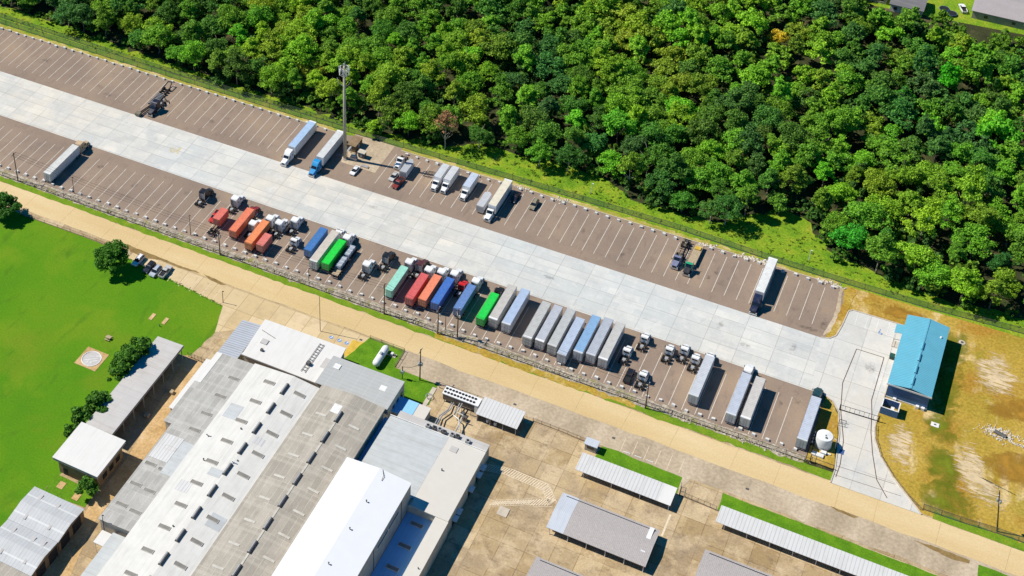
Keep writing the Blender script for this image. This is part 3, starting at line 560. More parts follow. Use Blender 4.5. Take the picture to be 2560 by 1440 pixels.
# telecom mast and its compound
t = thing('telecom_mast', 'tall steel monopole mast with white antennas rising beside the blue truck', 'mast', (-70.6, 31.4, .1))
MB().cyl((0, 0, 0), (0, 0, 37), .62, .36, 16).obj('pole', 'tan_steel', t, True)
MB().lathe([(.95, 0), (.95, .35), (.7, .4)], n=16).obj('base_plate', 'kerb_concrete', t)
ring = MB()
for zz, rr in ((34.2, 1.5), (36.6, 1.5)):
    ring.tube([(rr * math.cos(a), rr * math.sin(a), zz) for a in np.linspace(0, 2 * PI, 13)], .07, 5)
    for k in range(3): ring.bar((0, 0, zz), (rr * math.cos(k * 2.1), rr * math.sin(k * 2.1), zz), .12, .12)
ring.obj('antenna_frame', 'galvanised', t)
am = MB().frus((-.16, .16, -.1, .1), -1.1, (-.14, .14, -.09, .09), 1.1).mesh('antenna_panel', 'white_plastic')
for k in range(9):
    a = k * 2 * PI / 9; o = link('antenna_panel', am, t, (1.65 * math.cos(a), 1.65 * math.sin(a), 35.5 + (k % 2) * .5)); o.rotation_euler.z = a + PI / 2
lo = MB()
for a in (-2.6, .1): lo.tube([(.4 * math.cos(a), .4 * math.sin(a), 29.5), (1.4 * math.cos(a), 1.4 * math.sin(a), 30.3), (2.0 * math.cos(a), 2.0 * math.sin(a), 31.4), (2.2 * math.cos(a), 2.2 * math.sin(a), 32.8)], .09, 6)
lo.obj('lower_arm', 'galvanised', t)
MB().cyl((.3, 0, 37), (.3, 0, 39.2), .05, n=6).obj('whip_antenna', 'white_plastic', t)
t = thing('equipment_shelter', 'brown flat roofed equipment shelter behind the telecom mast', 'shelter', (-70.3, 38.1, .12))
MB().box(-1.4, 1.4, -2.6, 2.6, 0, 2.5).obj('wall', 'wall_brown', t); MB().box(-1.6, 1.6, -2.8, 2.8, 2.5, 2.7).obj('roof', 'wall_brown', t); MB().box(1.4, 1.46, -.5, .5, .1, 2.1).obj('door', 'grey_metal', t)
t = thing('equipment_cabinet', 'white topped equipment cabinet on legs by the mast', 'cabinet', (-66, 34.7, .12))
MB().box(-1.1, 1.1, -.8, .8, .3, 2.1).obj('body', 'vent_metal', t); MB().box(-1.3, 1.3, -1.0, 1.0, 2.1, 2.25).obj('roof', 'wall_cream', t); MB().box(-.5, .4, -.9, -.82, .5, 1.8).obj('door', 'grey_metal', t)
t = thing('generator', 'grey generator with a pale round tank at the foot of the mast', 'generator', (-67.8, 32.2, .12))
MB().box(-1.2, 1.2, -.5, .5, 0, 1.1).obj('housing', 'galvanised', t); MB().cyl((-.9, .2, 1.4), (.9, .2, 1.4), .55, n=14).obj('tank', 'wall_cream', t, True); MB().cyl((1, -.3, 1.1), (1, -.3, 2), .09, n=8).obj('exhaust', 'vent_metal', t)
t = thing('ice_bridge', 'grey cable bridge from the mast to the shelter', 'cable bridge', (-70.3, 33.6, .12)); MB().box(-.3, .3, -1.6, 1.6, 2.4, 2.5).obj('deck', 'galvanised', t)
lg = MB().box(-.06, .06, -.06, .06, 0, 2.4).mesh('leg', 'galvanised')
for p in ((-.25, -1.3, 0), (.25, -1.3, 0), (-.25, 1.3, 0), (.25, 1.3, 0)): link('leg', lg, t, p)
t = thing('parts_pile', 'heap of dark metal brackets on the concrete west of the mast', 'scrap', (-73.3, 31.6, .12))
for k in range(5): MB().bar((random.uniform(-.9, .9), random.uniform(-.9, .9), .1), (random.uniform(-.9, .9), random.uniform(-.9, .9), .7), .15, .12).obj('bracket', 'grey_metal', t)
t = thing('equipment_rack', 'low rack of grey pipes on the front edge of the mast pad', 'rack', (-63, 30.4, .12)); MB().box(-1.4, 1.4, -.5, .5, .05, .3).obj('base', 'kerb_concrete', t)
for k in range(4): MB().cyl((-1.2, -.35 + .23 * k, .42), (1.2, -.35 + .23 * k, .42), .09, n=8).obj('pipe', 'grey_metal', t)

# ------------------------------------------------------------------ vehicles
def wheel_subs(r, w): return [P('rim', MB().cyl((-w / 2 - .015, 0, 0), (w / 2 + .015, 0, 0), r * .55, n=10), 'bright_metal')]
def wheels(spots, r, w):
    out = []
    for (x, y) in spots:
        out.append(('wheel', MB().cyl((x - w / 2, y, r), (x + w / 2, y, r), r, n=14).mesh('wheel', 'tyre_rubber'), [('rim', MB().cyl((x - w / 2 - .02, y, r), (x + w / 2 + .02, y, r), r * .55, n=10).mesh('rim', 'grey_metal'), [])]))
    return out
def tractor(day):
    q = -1.8 if day else 0.0; parts = []                                # q: how much shorter
    c = MB()
    for s in (-.43, .43): c.box(s - .06, s + .06, 0, 7.6 + q, .72, .98)
    for y in (.15, 1.65, 3.0): c.box(-.37, .37, y, y + .12, .74, .95)
    for s in (-1, 1):
        for y in (1.0, 2.3): c.box(min(s * .5, s * 1.2), max(s * .5, s * 1.2), y - .1, y + .1, .45, .6)
    parts.append(P('frame', c, 'black_frame'))
    parts += wheels([(s * .98, y) for s in (-1, 1) for y in (1.0, 2.3)], .52, .56) + wheels([(s * 1.05, 7.05 + q) for s in (-1, 1)], .52, .32)
    parts.append(P('fifth_wheel', MB().box(-.45, .45, 1.1, 2.1, .98, 1.12).box(-.12, .12, .75, 1.1, .98, 1.08), 'grey_metal'))
    fm = MB()
    for s in (-1, 1): fm.box(min(s * .7, s * 1.24), max(s * .7, s * 1.24), .25, .32, .35, 1.15)
    parts.append(P('mud_flap', fm, 'black_frame'))
    if day:
        parts.append(P('cab', MB().prof([(3.2, 1.0), (3.2, 2.7), (3.35, 2.98), (4.3, 2.98), (4.75, 2.15), (4.75, 1.0)], -1.12, 1.12, -1.02, 1.02), 'paint', [
            P('rear_window', MB().box(-.75, .75, 3.17, 3.21, 2.05, 2.6), 'dark_glass'),
            P('windshield', MB().add([(-.92, 4.79, 2.16), (.92, 4.79, 2.16), (.84, 4.38, 2.92), (-.84, 4.38, 2.92)], [(0, 1, 2, 3)]), 'dark_glass'),
            P('side_window', MB().box(-1.1, -1.06, 3.6, 4.45, 2.0, 2.6).box(1.06, 1.1, 3.6, 4.45, 2.0, 2.6), 'dark_glass'),
            P('roof_visor', MB().box(-.98, .98, 4.3, 4.5, 2.93, 3.02), 'dark_glass')]))
        h0, h1 = 4.75, 6.6
    else:
        parts.append(P('sleeper', MB().prof([(3.1, 1.0), (3.1, 3.55), (3.35, 3.88), (4.9, 3.92), (5.2, 3.8), (5.2, 1.0)], -1.22, 1.22, -1.08, 1.08), 'paint', [
            P('rear_panel', MB().box(-.95, .95, 3.06, 3.11, 1.3, 3.35), 'grey_metal'),
            P('side_window', MB().box(-1.2, -1.15, 3.8, 4.3, 2.1, 2.5).box(1.15, 1.2, 3.8, 4.3, 2.1, 2.5), 'dark_glass')]))
        parts.append(P('cab', MB().prof([(5.2, 1.0), (5.2, 3.78), (5.6, 3.4), (6.0, 2.95), (6.55, 2.15), (6.55, 1.0)], -1.18, 1.18, -.98, .98), 'paint', [
            P('windshield', MB().add([(-.98, 6.58, 2.16), (.98, 6.58, 2.16), (.9, 6.04, 2.95), (-.9, 6.04, 2.95)], [(0, 1, 2, 3)]), 'dark_glass'),
            P('side_window', MB().box(-1.12, -1.07, 5.35, 6.1, 2.05, 2.65).box(1.07, 1.12, 5.35, 6.1, 2.05, 2.65), 'dark_glass')]))
        h0, h1 = 6.55, 8.35
    parts.append(P('hood', MB().hexa([(-1.0, h0, 1.0), (1.0, h0, 1.0), (.85, h1, .75), (-.85, h1, .75)], [(-.9, h0, 2.12), (.9, h0, 2.12), (.68, h1, 1.55), (-.68, h1, 1.55)]), 'paint', [P('grille', MB().box(-.5, .5, h1 - .03, h1 + .04, .85, 1.45), 'black_frame')]))
    fe = MB()
    for s in (-1, 1): fe.hexa([(s * .8, h0 + .1, 1.0), (s * 1.2, h0 + .1, 1.0), (s * 1.15, h1 - .1, .8), (s * .8, h1 - .1, .8)], [(s * .8, h0 + .25, 1.4), (s * 1.15, h0 + .25, 1.35), (s * 1.1, h1 - .3, 1.2), (s * .8, h1 - .3, 1.25)])
    parts.append(P('fender', fe, 'paint'))
    parts.append(P('bumper', MB().box(-1.18, 1.18, h1 - .05, h1 + .18, .35, .75), 'bright_metal'))
    for s in (-1, 1):
        parts.append(P('headlight', MB().box(min(s * .75, s * 1.05), max(s * .75, s * 1.05), h1 - .1, h1 + .06, .85, 1.1), 'lamp_clear'))
        parts.append(P('fuel_tank', MB().cyl((s * .95, 3.3, .72), (s * .95, (4.6 if day else 5.3), .72), .33, n=12), 'bright_metal'))
        parts.append(P('exhaust_stack', MB().cyl((s * 1.02, 2.98, 1.0), (s * 1.02, 2.98, 3.3 if day else 4.1), .085, n=8), 'bright_metal'))
        parts.append(P('mirror', MB().bar((s * 1.1, h0 - .25, 2.2), (s * 1.42, h0 - .1, 2.2), .06, .06).box(min(s * 1.36, s * 1.5), max(s * 1.36, s * 1.5), h0 - .2, h0 - .05, 1.8, 2.5), 'black_frame'))
    return parts
SLEEPER, DAYCAB = tractor(False), tractor(True)
def running_gear(L, w=1.0):
    c = MB()
    for s in (-.5, .5): c.box(s - .06, s + .06, -L + .2, -L + 3.4, .72, .96)
    return [P('bogie', c, 'black_frame')] + wheels([(s * .98, y) for s in (-1, 1) for y in (-L + 1.1, -L + 2.4)], .5, .55)
def legs():
    return [P('landing_gear', MB().box(s * .75 - .07, s * .75 + .07, -2.6, -2.46, .1, 1.1).box(s * .75 - .16, s * .75 + .16, -2.68, -2.38, .0, .1), 'grey_metal') for s in (-1, 1)]
def tail(L, z=1.0):
    return [P('bumper', MB().box(-1.15, 1.15, -L - .02, -L + .1, .45, .58).box(-.6, -.5, -L, -L + .08, .58, z).box(.5, .6, -L, -L + .08, .58, z), 'grey_metal')] + [P('tail_light', MB().box(s - .2, s + .2, -L - .05, -L, z - .02, z + .12), 'lamp_red') for s in (-1, 1)]
def van_trailer(L, H=4.1, z0=.98, W=1.3, header=True, rounded=False, front_fairing=False):
    parts = [P('box', MB().box(-W, W, -L, 0, z0, H - .06), 'paint', [P('top_rail', MB().box(-W - .02, -W + .05, -L, 0, H - .16, H).box(W - .05, W + .02, -L, 0, H - .16, H), 'bright_metal'), P('bottom_rail', MB().box(-W - .02, W + .02, -L - .01, .01, z0 - .1, z0 + .08), 'grey_metal')]),
             P('roof', MB().box(-W + .05, W - .05, -L + .05, -.05, H - .06, H + .01), 'roof_paint')]
    for s in (-1, 1):
        parts.append(P('rear_door', MB().box(min(s * .03, s * (W - .12)), max(s * .03, s * (W - .12)), -L - .05, -L, z0 + .08, H - .3), 'paint', [P('lock_rod', MB().box(s * .35 - .03, s * .35 + .03, -L - .09, -L - .05, z0 + .1, H - .32), 'grey_metal')]))
    fr = MB().box(-W, -W + .12, -L - .04, -L, z0, H - .26).box(W - .12, W, -L - .04, -L, z0, H - .26).box(-.03, .03, -L - .03, -L, z0, H - .28)
    parts.append(P('door_frame', fr, 'grey_metal'))
    parts.append(P('rear_header', MB().box(-W, W, -L - .06, -L + .55 * header, H - .28, H + .03), 'paint'))
    return parts + running_gear(L) + legs() + tail(L, z0 - .1)
def chassis(L, axle_end=None):
    c = MB()
    for s in (-.45, .45): c.box(s - .07, s + .07, -L, 0, 1.02, 1.3)
    for y in np.arange(-L + .2, -.1, 2.2): c.box(-1.15, 1.15, y, y + .14, 1.12, 1.28)
    c.box(-1.2, 1.2, -L, -L + .18, 1.0, 1.3); c.box(-1.2, 1.2, -.2, 0, 1.1, 1.3)
    return [P('beams', c, 'black_frame')] + running_gear(L) + legs() + tail(L, 1.1)
def container(L, W=1.22, H=2.75, rounded=False):
    m = MB()
    if rounded:
        r = .45; pts = []
        for cx, cy, a0 in ((W - r, -r, 0), (-W + r, -r, 90), (-W + r, -L + r, 180), (W - r, -L + r, 270)):
            pts += [(cx + r * math.cos(math.radians(a0 + k * 22.5)), cy + r * math.sin(math.radians(a0 + k * 22.5))) for k in range(5)]
        m.poly(pts, 0, H - .1); top = MB().poly([(x * .99, y * .998 - .01) for x, y in pts], H - .1, H)
    else:
        n = int(L / .28); zig = []                                       # corrugated long sides
        ys = np.linspace(-.12, -L + .12, 2 * n + 1)
        left = [(-W + (.0 if (i // 1) % 2 else .06), y) for i, y in enumerate(ys)]; right = [(W - (.0 if (i // 1) % 2 else .06), y) for i, y in enumerate(ys)]
        pts = [(W, 0)] + [(-W, 0)] + left + [(-W, -L), (W, -L)] + right[::-1]
        m.poly(pts, .12, H - .12)
        top = MB().box(-W + .04, W - .04, -L + .04, -.04, H - .12, H - .03)
        for y in np.arange(-L + .3, -.2, .55): top.box(-W + .2, W - .2, y, y + .22, H - .03, H - .005)
    parts = [P('body', m, 'paint'), P('roof', top, 'paint')]
    fr = MB()
    for x in (-W, W):
        fr.box(min(x, x * .92), max(x, x * .92), -L, 0, 0, .14)
        if not rounded:
            fr.box(min(x * 1.005, x * .93), max(x * 1.005, x * .93), -L, 0, H - .12, H)
            for y in (-L, -.12): fr.box(min(x * 1.006, x * .9), max(x * 1.006, x * .9), y - .005, y + .125, 0, H + .01)
    if not rounded:
        for y in (-L, -.1): fr.box(-W * .92, W * .92, y, y + .1, H - .12, H)
    parts.append(P('edge_frame', fr, 'paint'))
    if not rounded:
        for s in (-1, 1): parts.append(P('door', MB().box(min(s * .02, s * W * .9), max(s * .02, s * W * .9), -L - .03, -L, .14, H - .14), 'paint', [P('lock_rod', MB().box(s * .3 - .025, s * .3 + .025, -L - .07, -L - .03, .1, H - .1).box(s * .8 - .025, s * .8 + .025, -L - .07, -L - .03, .1, H - .1), 'grey_metal')]))
    return parts
def flatbed(L, wood='deck_wood'):
    return [P('deck', MB().box(-1.25, 1.25, -L, 0, 1.12, 1.25), wood), P('side_rail', MB().box(-1.3, -1.25, -L, 0, 1.05, 1.28).box(1.25, 1.3, -L, 0, 1.05, 1.28), 'black_frame')] + [P('beams', MB().box(-.5, -.36, -L, 0, .78, 1.12).box(.36, .5, -L, 0, .78, 1.12), 'black_frame')] + running_gear(L) + legs() + tail(L)
def car(kind):
    if kind == 'pickup':
        body = MB().prof([(-2.75, .4), (-2.8, .95), (-2.75, 1.05), (-.7, 1.05), (1.2, 1.1), (2.6, .98), (2.75, .7), (2.7, .38)], -.96, .96)
        bed = MB().box(-.75, .75, -2.6, -.75, 1.055, 1.065); side = MB().box(-.95, -.8, -2.75, -.7, 1.04, 1.2).box(.8, .95, -2.75, -.7, 1.04, 1.2).box(-.8, .8, -2.78, -2.66, 1.04, 1.2)
        gl = MB().frus((-.86, .86, -.72, 1.35), 1.05, (-.7, .7, -.5, .55), 1.72); rf = MB().frus((-.7, .7, -.5, .55), 1.72, (-.64, .64, -.42, .45), 1.78)
        ex = [P('bed_liner', bed, 'black_frame'), P('bed_side', side, 'paint')]; ax, r, e = (-1.75, 1.75), .4, (2.72, -2.8)
    elif kind == 'suv':
        body = MB().prof([(-2.3, .4), (-2.4, 1.0), (-2.3, 1.1), (1.0, 1.1), (2.2, .98), (2.4, .7), (2.35, .38)], -.93, .93)
        gl = MB().frus((-.86, .86, -2.28, 1.1), 1.1, (-.72, .72, -2.0, .35), 1.68); rf = MB().frus((-.73, .73, -2.02, .38), 1.68, (-.66, .66, -1.9, .25), 1.76); ex = [P('roof_rack', MB().box(-.6, -.54, -1.7, .1, 1.76, 1.83).box(.54, .6, -1.7, .1, 1.76, 1.83), 'black_frame')]; ax, r, e = (-1.4, 1.45), .38, (2.38, -2.4)
    else:
        body = MB().prof([(-2.25, .35), (-2.32, .8), (-2.1, .93), (-1.5, .95), (.95, .93), (2.1, .76), (2.3, .55), (2.28, .33)], -.89, .89)
        gl = MB().frus((-.8, .8, -1.75, 1.15), .93, (-.62, .62, -1.0, .2), 1.38); rf = MB().frus((-.63, .63, -1.05, .25), 1.38, (-.55, .55, -.9, .1), 1.44); ex = []; ax, r, e = (-1.35, 1.4), .33, (2.26, -2.33)
    p = [P('body', body, 'paint'), P('windows', gl, 'dark_glass'), P('roof', rf, 'paint')] + ex + wheels([(s * .84, y) for s in (-1, 1) for y in ax], r, .24)
    for s in (-1, 1):
        p.append(P('headlight', MB().box(s * .65 - .16, s * .65 + .16, e[0] - .06, e[0] + .03, .6, .75), 'lamp_clear')); p.append(P('tail_light', MB().box(s * .68 - .14, s * .68 + .14, e[1] - .02, e[1] + .06, .7, .88), 'lamp_red'))
        p.append(P('mirror', MB().box(min(s * .9, s * 1.08), max(s * .9, s * 1.08), .75, .9, .95, 1.1), 'paint'))
    return p
SEDAN, SUV, PICKUP = car('sedan'), car('suv'), car('pickup')
def box_truck():
    L = 7.4                                                              # box runs 0..-L, cab ahead of it
    p = [P('box', MB().box(-1.25, 1.25, -L, 0, 1.0, 3.55), 'paint', [P('top_rail', MB().box(-1.28, -1.2, -L, 0, 3.5, 3.64).box(1.2, 1.28, -L, 0, 3.5, 3.64).box(-1.2, 1.2, -.1, 0, 3.5, 3.64), 'bright_metal')]), P('roof', MB().box(-1.2, 1.2, -L + .05, -.1, 3.55, 3.6), 'roof_paint'),
         P('rear_door', MB().box(-1.1, 1.1, -L - .04, -L, 1.1, 3.4), 'grey_metal'), P('frame', MB().box(-.5, .5, -L, 2.6, .65, .98), 'black_frame'),
         P('cab', MB().prof([(.12, .8), (.12, 2.5), (.3, 2.68), (1.0, 2.68), (1.5, 1.85), (1.5, .8)], -1.08, 1.08, -.95, .95), 'paint', [P('windshield', MB().add([(-.9, 1.53, 1.88), (.9, 1.53, 1.88), (.84, 1.06, 2.64), (-.84, 1.06, 2.64)], [(0, 1, 2, 3)]), 'dark_glass'), P('side_window', MB().box(-1.04, -1.0, .45, 1.15, 1.8, 2.35).box(1.0, 1.04, .45, 1.15, 1.8, 2.35), 'dark_glass')]),
         P('hood', MB().hexa([(-1.0, 1.5, .6), (1.0, 1.5, .6), (.9, 3.05, .6), (-.9, 3.05, .6)], [(-.92, 1.5, 1.8), (.92, 1.5, 1.8), (.7, 3.0, 1.4), (-.7, 3.0, 1.4)]), 'paint', [P('grille', MB().box(-.55, .55, 3.0, 3.1, .75, 1.2), 'black_frame')]),
         P('bumper', MB().box(-1.1, 1.1, 3.05, 3.22, .4, .68), 'grey_metal')]
    p += [P('headlight', MB().box(s * .72 - .15, s * .72 + .15, 2.98, 3.1, .85, 1.05), 'lamp_clear') for s in (-1, 1)] + [P('mirror', MB().box(min(s * 1.1, s * 1.4), max(s * 1.1, s * 1.4), 1.3, 1.42, 1.7, 2.3), 'black_frame') for s in (-1, 1)]
    return p + wheels([(s * .95, -L + 2) for s in (-1, 1)], .48, .5) + wheels([(s * .98, 2.1) for s in (-1, 1)], .48, .3)
def cargo_trailer(L, nose=1.0, H=2.9):
    pts = [(-1.2, -L), (1.2, -L), (1.2, -nose), (.35, 0), (-.35, 0), (-1.2, -nose)]
    p = [P('box', MB().poly(pts, .7, H - .08), 'paint'), P('roof', MB().poly([(x * .97, y * .995 - .02) for x, y in pts], H - .08, H), 'roof_paint'), P('rear_door', MB().box(-1.05, 1.05, -L - .05, -L, .8, H - .2), 'grey_metal'), P('trim', MB().box(-1.22, 1.22, -L - .03, -L + .06, H - .2, H + .02).box(-1.22, 1.22, -L - .08, -L + .06, .55, .75), 'bright_metal'), P('hitch', MB().bar((0, 0, .6), (0, 1.1, .55), .14, .14), 'black_frame')]
    return p + wheels([(s * 1.1, y) for s in (-1, 1) for y in (-L * .55, -L * .55 - .9)], .36, .26)

WHITE, OFFW = (.78, .78, .77), (.66, .66, .65)
VT = {}
def vt(L, **k):
    key = (round(L, 1), tuple(k.items()))
    if key not in VT: VT[key] = van_trailer(L, **k)
    return VT[key]
G1 = 'semi trailers backed into the south stalls'
def trailer(lab, x, yf, L, rz, body, roof, header=None, group=None):
    h = header or body
    spawn(vt(L), 'semi_trailer', lab, 'trailer', x, yf, rz, body, {'roof': roof, 'rear_header': h, 'rear_door': tuple(c * .8 for c in body)}, group, .1)
def truck(kind, lab, x, yr, rz, color, name='semi_tractor', group=None, cat='truck'):
    spawn(kind, name, lab, cat, x, yr, rz, color, {}, group, .1)
GN, GS = 'trucks in the north stalls', 'trucks in the south stalls'
# north row: noses towards the lane
trailer('white semi trailer with pale blue roof behind a white truck in the north row', -86.7, 24.7, 15.0, PI, WHITE, (.36, .50, .68), group=GN)
truck(SLEEPER, 'white truck with tall sleeper at the west end of the parked north row', -86.7, 27.1, PI, WHITE, group=GN)
trailer('white semi trailer with silver roof behind the bright blue truck', -76.0, 24.0, 15.2, PI, WHITE, (.60, .61, .60), group=GN)
truck(SLEEPER, 'bright blue truck beside the telecom mast', -76.1, 26.4, PI, (.02, .27, .58), group=GN)
trailer('long white trailer with cream roof, coupled to a white cab in the north row', -17.5, 27.0, 13.6, PI, (.74, .75, .76), (.70, .64, .50), group=GN)
truck(DAYCAB, 'white cab under the cream roofed trailer in the north row', -17.6, 29.8, PI, WHITE, group=GN)
trailer('white roofed semi trailer behind the dark navy truck', 64.85, 26.4, 15.5, PI, (.72, .73, .74), (.70, .70, .67), header=(.8, .8, .8), group=GN)
truck(SLEEPER, 'dark navy truck alone near the east end of the north row', 64.9, 28.8, PI, (.012, .02, .055), group=GN)
GB = 'white box trucks in the north row'
BT = box_truck()
spawn(BT, 'box_truck', 'white box truck, westmost of the three with pale grey box roofs', 'truck', -38.3, 32.1, PI, WHITE, {'roof': (.56, .58, .60)}, GB, .1)
spawn(BT, 'box_truck', 'white box truck close beside another, its box roof light grey', 'truck', -35.1, 32.4, PI, WHITE, {'roof': (.58, .59, .60)}, GB, .1)
spawn(BT, 'box_truck', 'white box truck with a bluish roof, standing apart from the pair', 'truck', -28.3, 32.0, PI, WHITE, {'roof': (.50, .56, .66)}, GB, .1)
spawn(cargo_trailer(7.2, 1.4, 3.0), 'cargo_trailer', 'silver enclosed trailer with pointed nose behind two parked cars', 'trailer', -49.5, 37.6, 0, (.66, .68, .71), {'roof': (.42, .43, .45)}, None, .1)
spawn(cargo_trailer(7.6, .7, 3.0), 'cargo_trailer', 'silver enclosed trailer beside the cream roofed semi trailer', 'trailer', -21.2, 33.6, 0, (.62, .63, .64), {'roof': (.50, .51, .53)}, None, .1)
spawn(DAYCAB, 'flatbed_truck', 'white cab with a dark bare chassis left of the pointed silver trailer', 'truck', -53.1, 40.2, PI, WHITE, {}, None, .1)
spawn(SEDAN, 'parked_car', 'small white car parked below the telecom mast', 'car', -64.7, 26.8, PI - .05, (.78, .78, .78), {}, None, .1)
spawn(SEDAN, 'parked_car', 'silver car beside the maroon one in the north row', 'car', -52.2, 29.7, PI - .08, (.50, .49, .47), {}, None, .1)
spawn(PICKUP, 'pickup_truck', 'maroon pickup beside the silver car', 'pickup', -49.5, 27.2, PI - .1, (.23, .035, .025), {}, None, .1)
spawn(SUV, 'parked_car', 'olive grey car alone in the north stalls east of the box trucks', 'car', -7.4, 36.8, PI, (.27, .24, .16), {}, None, .1)
spawn(SEDAN, 'parked_car', 'black car in the shadow of the cream roofed trailer', 'car', -13.9, 37.2, PI, (.012, .013, .018), {}, None, .1)
# north row: flatbeds near the east end
spawn(DAYCAB, 'flatbed_truck', 'slate blue cab in front of a bare chassis loaded with metal frames', 'truck', 39.6, 35.2, PI, (.19, .20, .31), {}, None, .1)
spawn(chassis(9.4), 'frame_trailer', 'bare dark trailer chassis behind the slate blue cab', 'trailer', 39.7, 32.4, PI, (.1, .1, .1), {}, None, .1)
t = thing('scrap_load', 'tangle of rusty metal frames lying on the bare chassis', 'scrap load', (39.7, 36.6, 1.45))
for k in range(16):
    y = random.uniform(-4, 4); MB().bar((random.uniform(-.9, .9), y, random.uniform(0, .4)), (random.uniform(-.9, .9), y + random.uniform(-1.6, 1.6), random.uniform(0, .5)), .14, .14).obj('frame', 'scrap_metal', t)
spawn(DAYCAB, 'flatbed_truck', 'green cab with its dark engine uncovered, pulling the tan flatbed', 'truck', 43.5, 33.9, PI, (.02, .33, .16), {'hood': (.03, .03, .035), 'fender': (.05, .04, .04)}, None, .1)
spawn(flatbed(9.2), 'flatbed_trailer', 'tan wooden flatbed trailer behind the green cab', 'trailer', 43.6, 32.0, PI, (.4, .3, .2), {}, None, .1)
tag(MB().box(-.95, .75, -.7, .7, 0, .35).obj('yellow_panel', 'yellow_marking', loc=(43.7, 39.2, 1.36)), 'pale yellow sheet stack on the tan flatbed', 'load')
# north row: lowboy and stacked chassis far west
t = thing('lowboy_trailer', 'black lowboy trailer with curved gooseneck, far west in the north row', 'trailer', (-143.1, 0, .1))
MB().bar((-1.0, 20.4, .9), (.3, 27.5, .75), .3, .3).bar((-.3, 20.4, .9), (.9, 27.5, .75), .3, .3).obj('gooseneck', 'black_frame', t)
MB().box(-1.2, -.6, 27, 34, .5, .8).box(.5, 1.1, 27, 34, .5, .8).obj('deck_beam', 'black_frame', t); db = MB()
for k in range(9): db.box(-1.2, 1.2, 27.4 + k * .75, 27.6 + k * .75, .55, .9)
db.obj('crossbars', 'grey_metal', t); MB().tube([(-1.1, 36, 1.1), (-.8, 39.6, 1.9), (.6, 39.9, 1.9), (1.2, 37, 1.0)], .2).obj('tail_frame', 'black_frame', t)
wm = MB().cyl((-.28, 0, .5), (.28, 0, .5), .5, n=14).mesh('wheel', 'tyre_rubber')
for s in (-1, 1):
    for y in (34.6, 35.9, 37.2): link('wheel', wm, t, (s * 1.0, y, 0))
MB().box(-1.9, -.1, 19.8, 21.3, .3, 1.3).obj('winch_head', 'scrap_metal', t)
truck(SLEEPER, 'black truck parked against the black lowboy trailer', -140.2, 30.1, PI, (.012, .014, .03), group=GN)
t = thing('scrap_pile', 'pile of dark truck parts beside the black lowboy', 'scrap', (-139.6, 30.8, .1))
for k in range(9): MB().bar((random.uniform(-1.2, 1.2), random.uniform(-1.5, 1.5), .2), (random.uniform(-1.2, 1.2), random.uniform(-1.5, 1.5), 1.2), .2, .2).obj('truck_part', 'black_frame' if k % 3 else 'grey_metal', t)
# south row: noses towards the lane, listed west to east
trailer('pale grey semi trailer behind the tan truck, alone at the west end', -150.7, -6.3, 16.2, 0, (.68, .69, .70), (.60, .60, .56), group=GS)
truck(SLEEPER, 'tan truck at the west end of the south row', -150.6, -8.7, 0, (.55, .40, .24), group=GS)
truck(SLEEPER, 'black truck without trailer, westmost of the crowded south stalls', -101.2, -11.1, 0, (.012, .013, .017), group=GS)
truck(SLEEPER, 'white truck without trailer next to the short red container', -90.6, -9.4, 0, WHITE, group=GS)
spawn(PICKUP, 'pickup_truck', 'red pickup left of the short red container', 'pickup', -93.6, -12.9, PI + .05, (.50, .025, .02), {}, None, .1)
truck(DAYCAB, 'maroon truck pulling the long orange red container', -83.5, -10.2, 0, (.26, .03, .03), group=GS)
truck(SLEEPER, 'white truck between the two long orange containers', -79.8, -17.0, 0, WHITE, group=GS)
truck(SLEEPER, 'white truck in front of the orange container', -76.3, -12.6, 0, WHITE, group=GS)
truck(SLEEPER, 'white truck in front of the short salmon red container', -72.7, -13.1, 0, WHITE, group=GS)
truck(SLEEPER, 'white truck without trailer nearest the lane, east of the red containers', -69.0, -9.9, 0, WHITE, group=GS)
truck(DAYCAB, 'white day cab alone west of the blue container', -65.4, -16.9, 0, WHITE, group=GS)
truck(DAYCAB, 'white day cab in front of the beige trailer', -54.9, -7.6, 0, WHITE, group=GS)
truck(SLEEPER, 'white truck in front of the first green container', -51.2, -9.7, 0, WHITE, group=GS)
truck(SLEEPER, 'white truck without trailer beside the flatbed with grey bundles', -40.7, -17.5, 0, WHITE, group=GS)
truck(SLEEPER, 'black truck without trailer west of the mint container', -37.0, -11.6, 0, (.013, .015, .018), group=GS)
truck(SLEEPER, 'white truck in front of the mint container', -29.9, -11.0, 0, WHITE, group=GS)
truck(SLEEPER, 'dark maroon truck between the mint and the crimson container', -26.6, -10.2, 0, (.09, .028, .03), group=GS)
truck(SLEEPER, 'white truck in front of the crimson container', -23.4, -11.4, 0, WHITE, group=GS)
truck(SLEEPER, 'white truck in front of the bright orange container', -19.7, -10.5, 0, WHITE, group=GS)
truck(SLEEPER, 'white truck in front of the royal blue container', -16.0, -9.5, 0, WHITE, group=GS)
truck(DAYCAB, 'red day cab between the royal blue and steel blue containers', -12.5, -11.6, 0, (.58, .02, .02), group=GS)
truck(SLEEPER, 'white truck in front of the steel blue container', -9.2, -9.6, 0, WHITE, group=GS)
truck(DAYCAB, 'black day cab in front of the second green container', -2.1, -9.3, 0, (.012, .014, .014), group=GS)
CON = {}
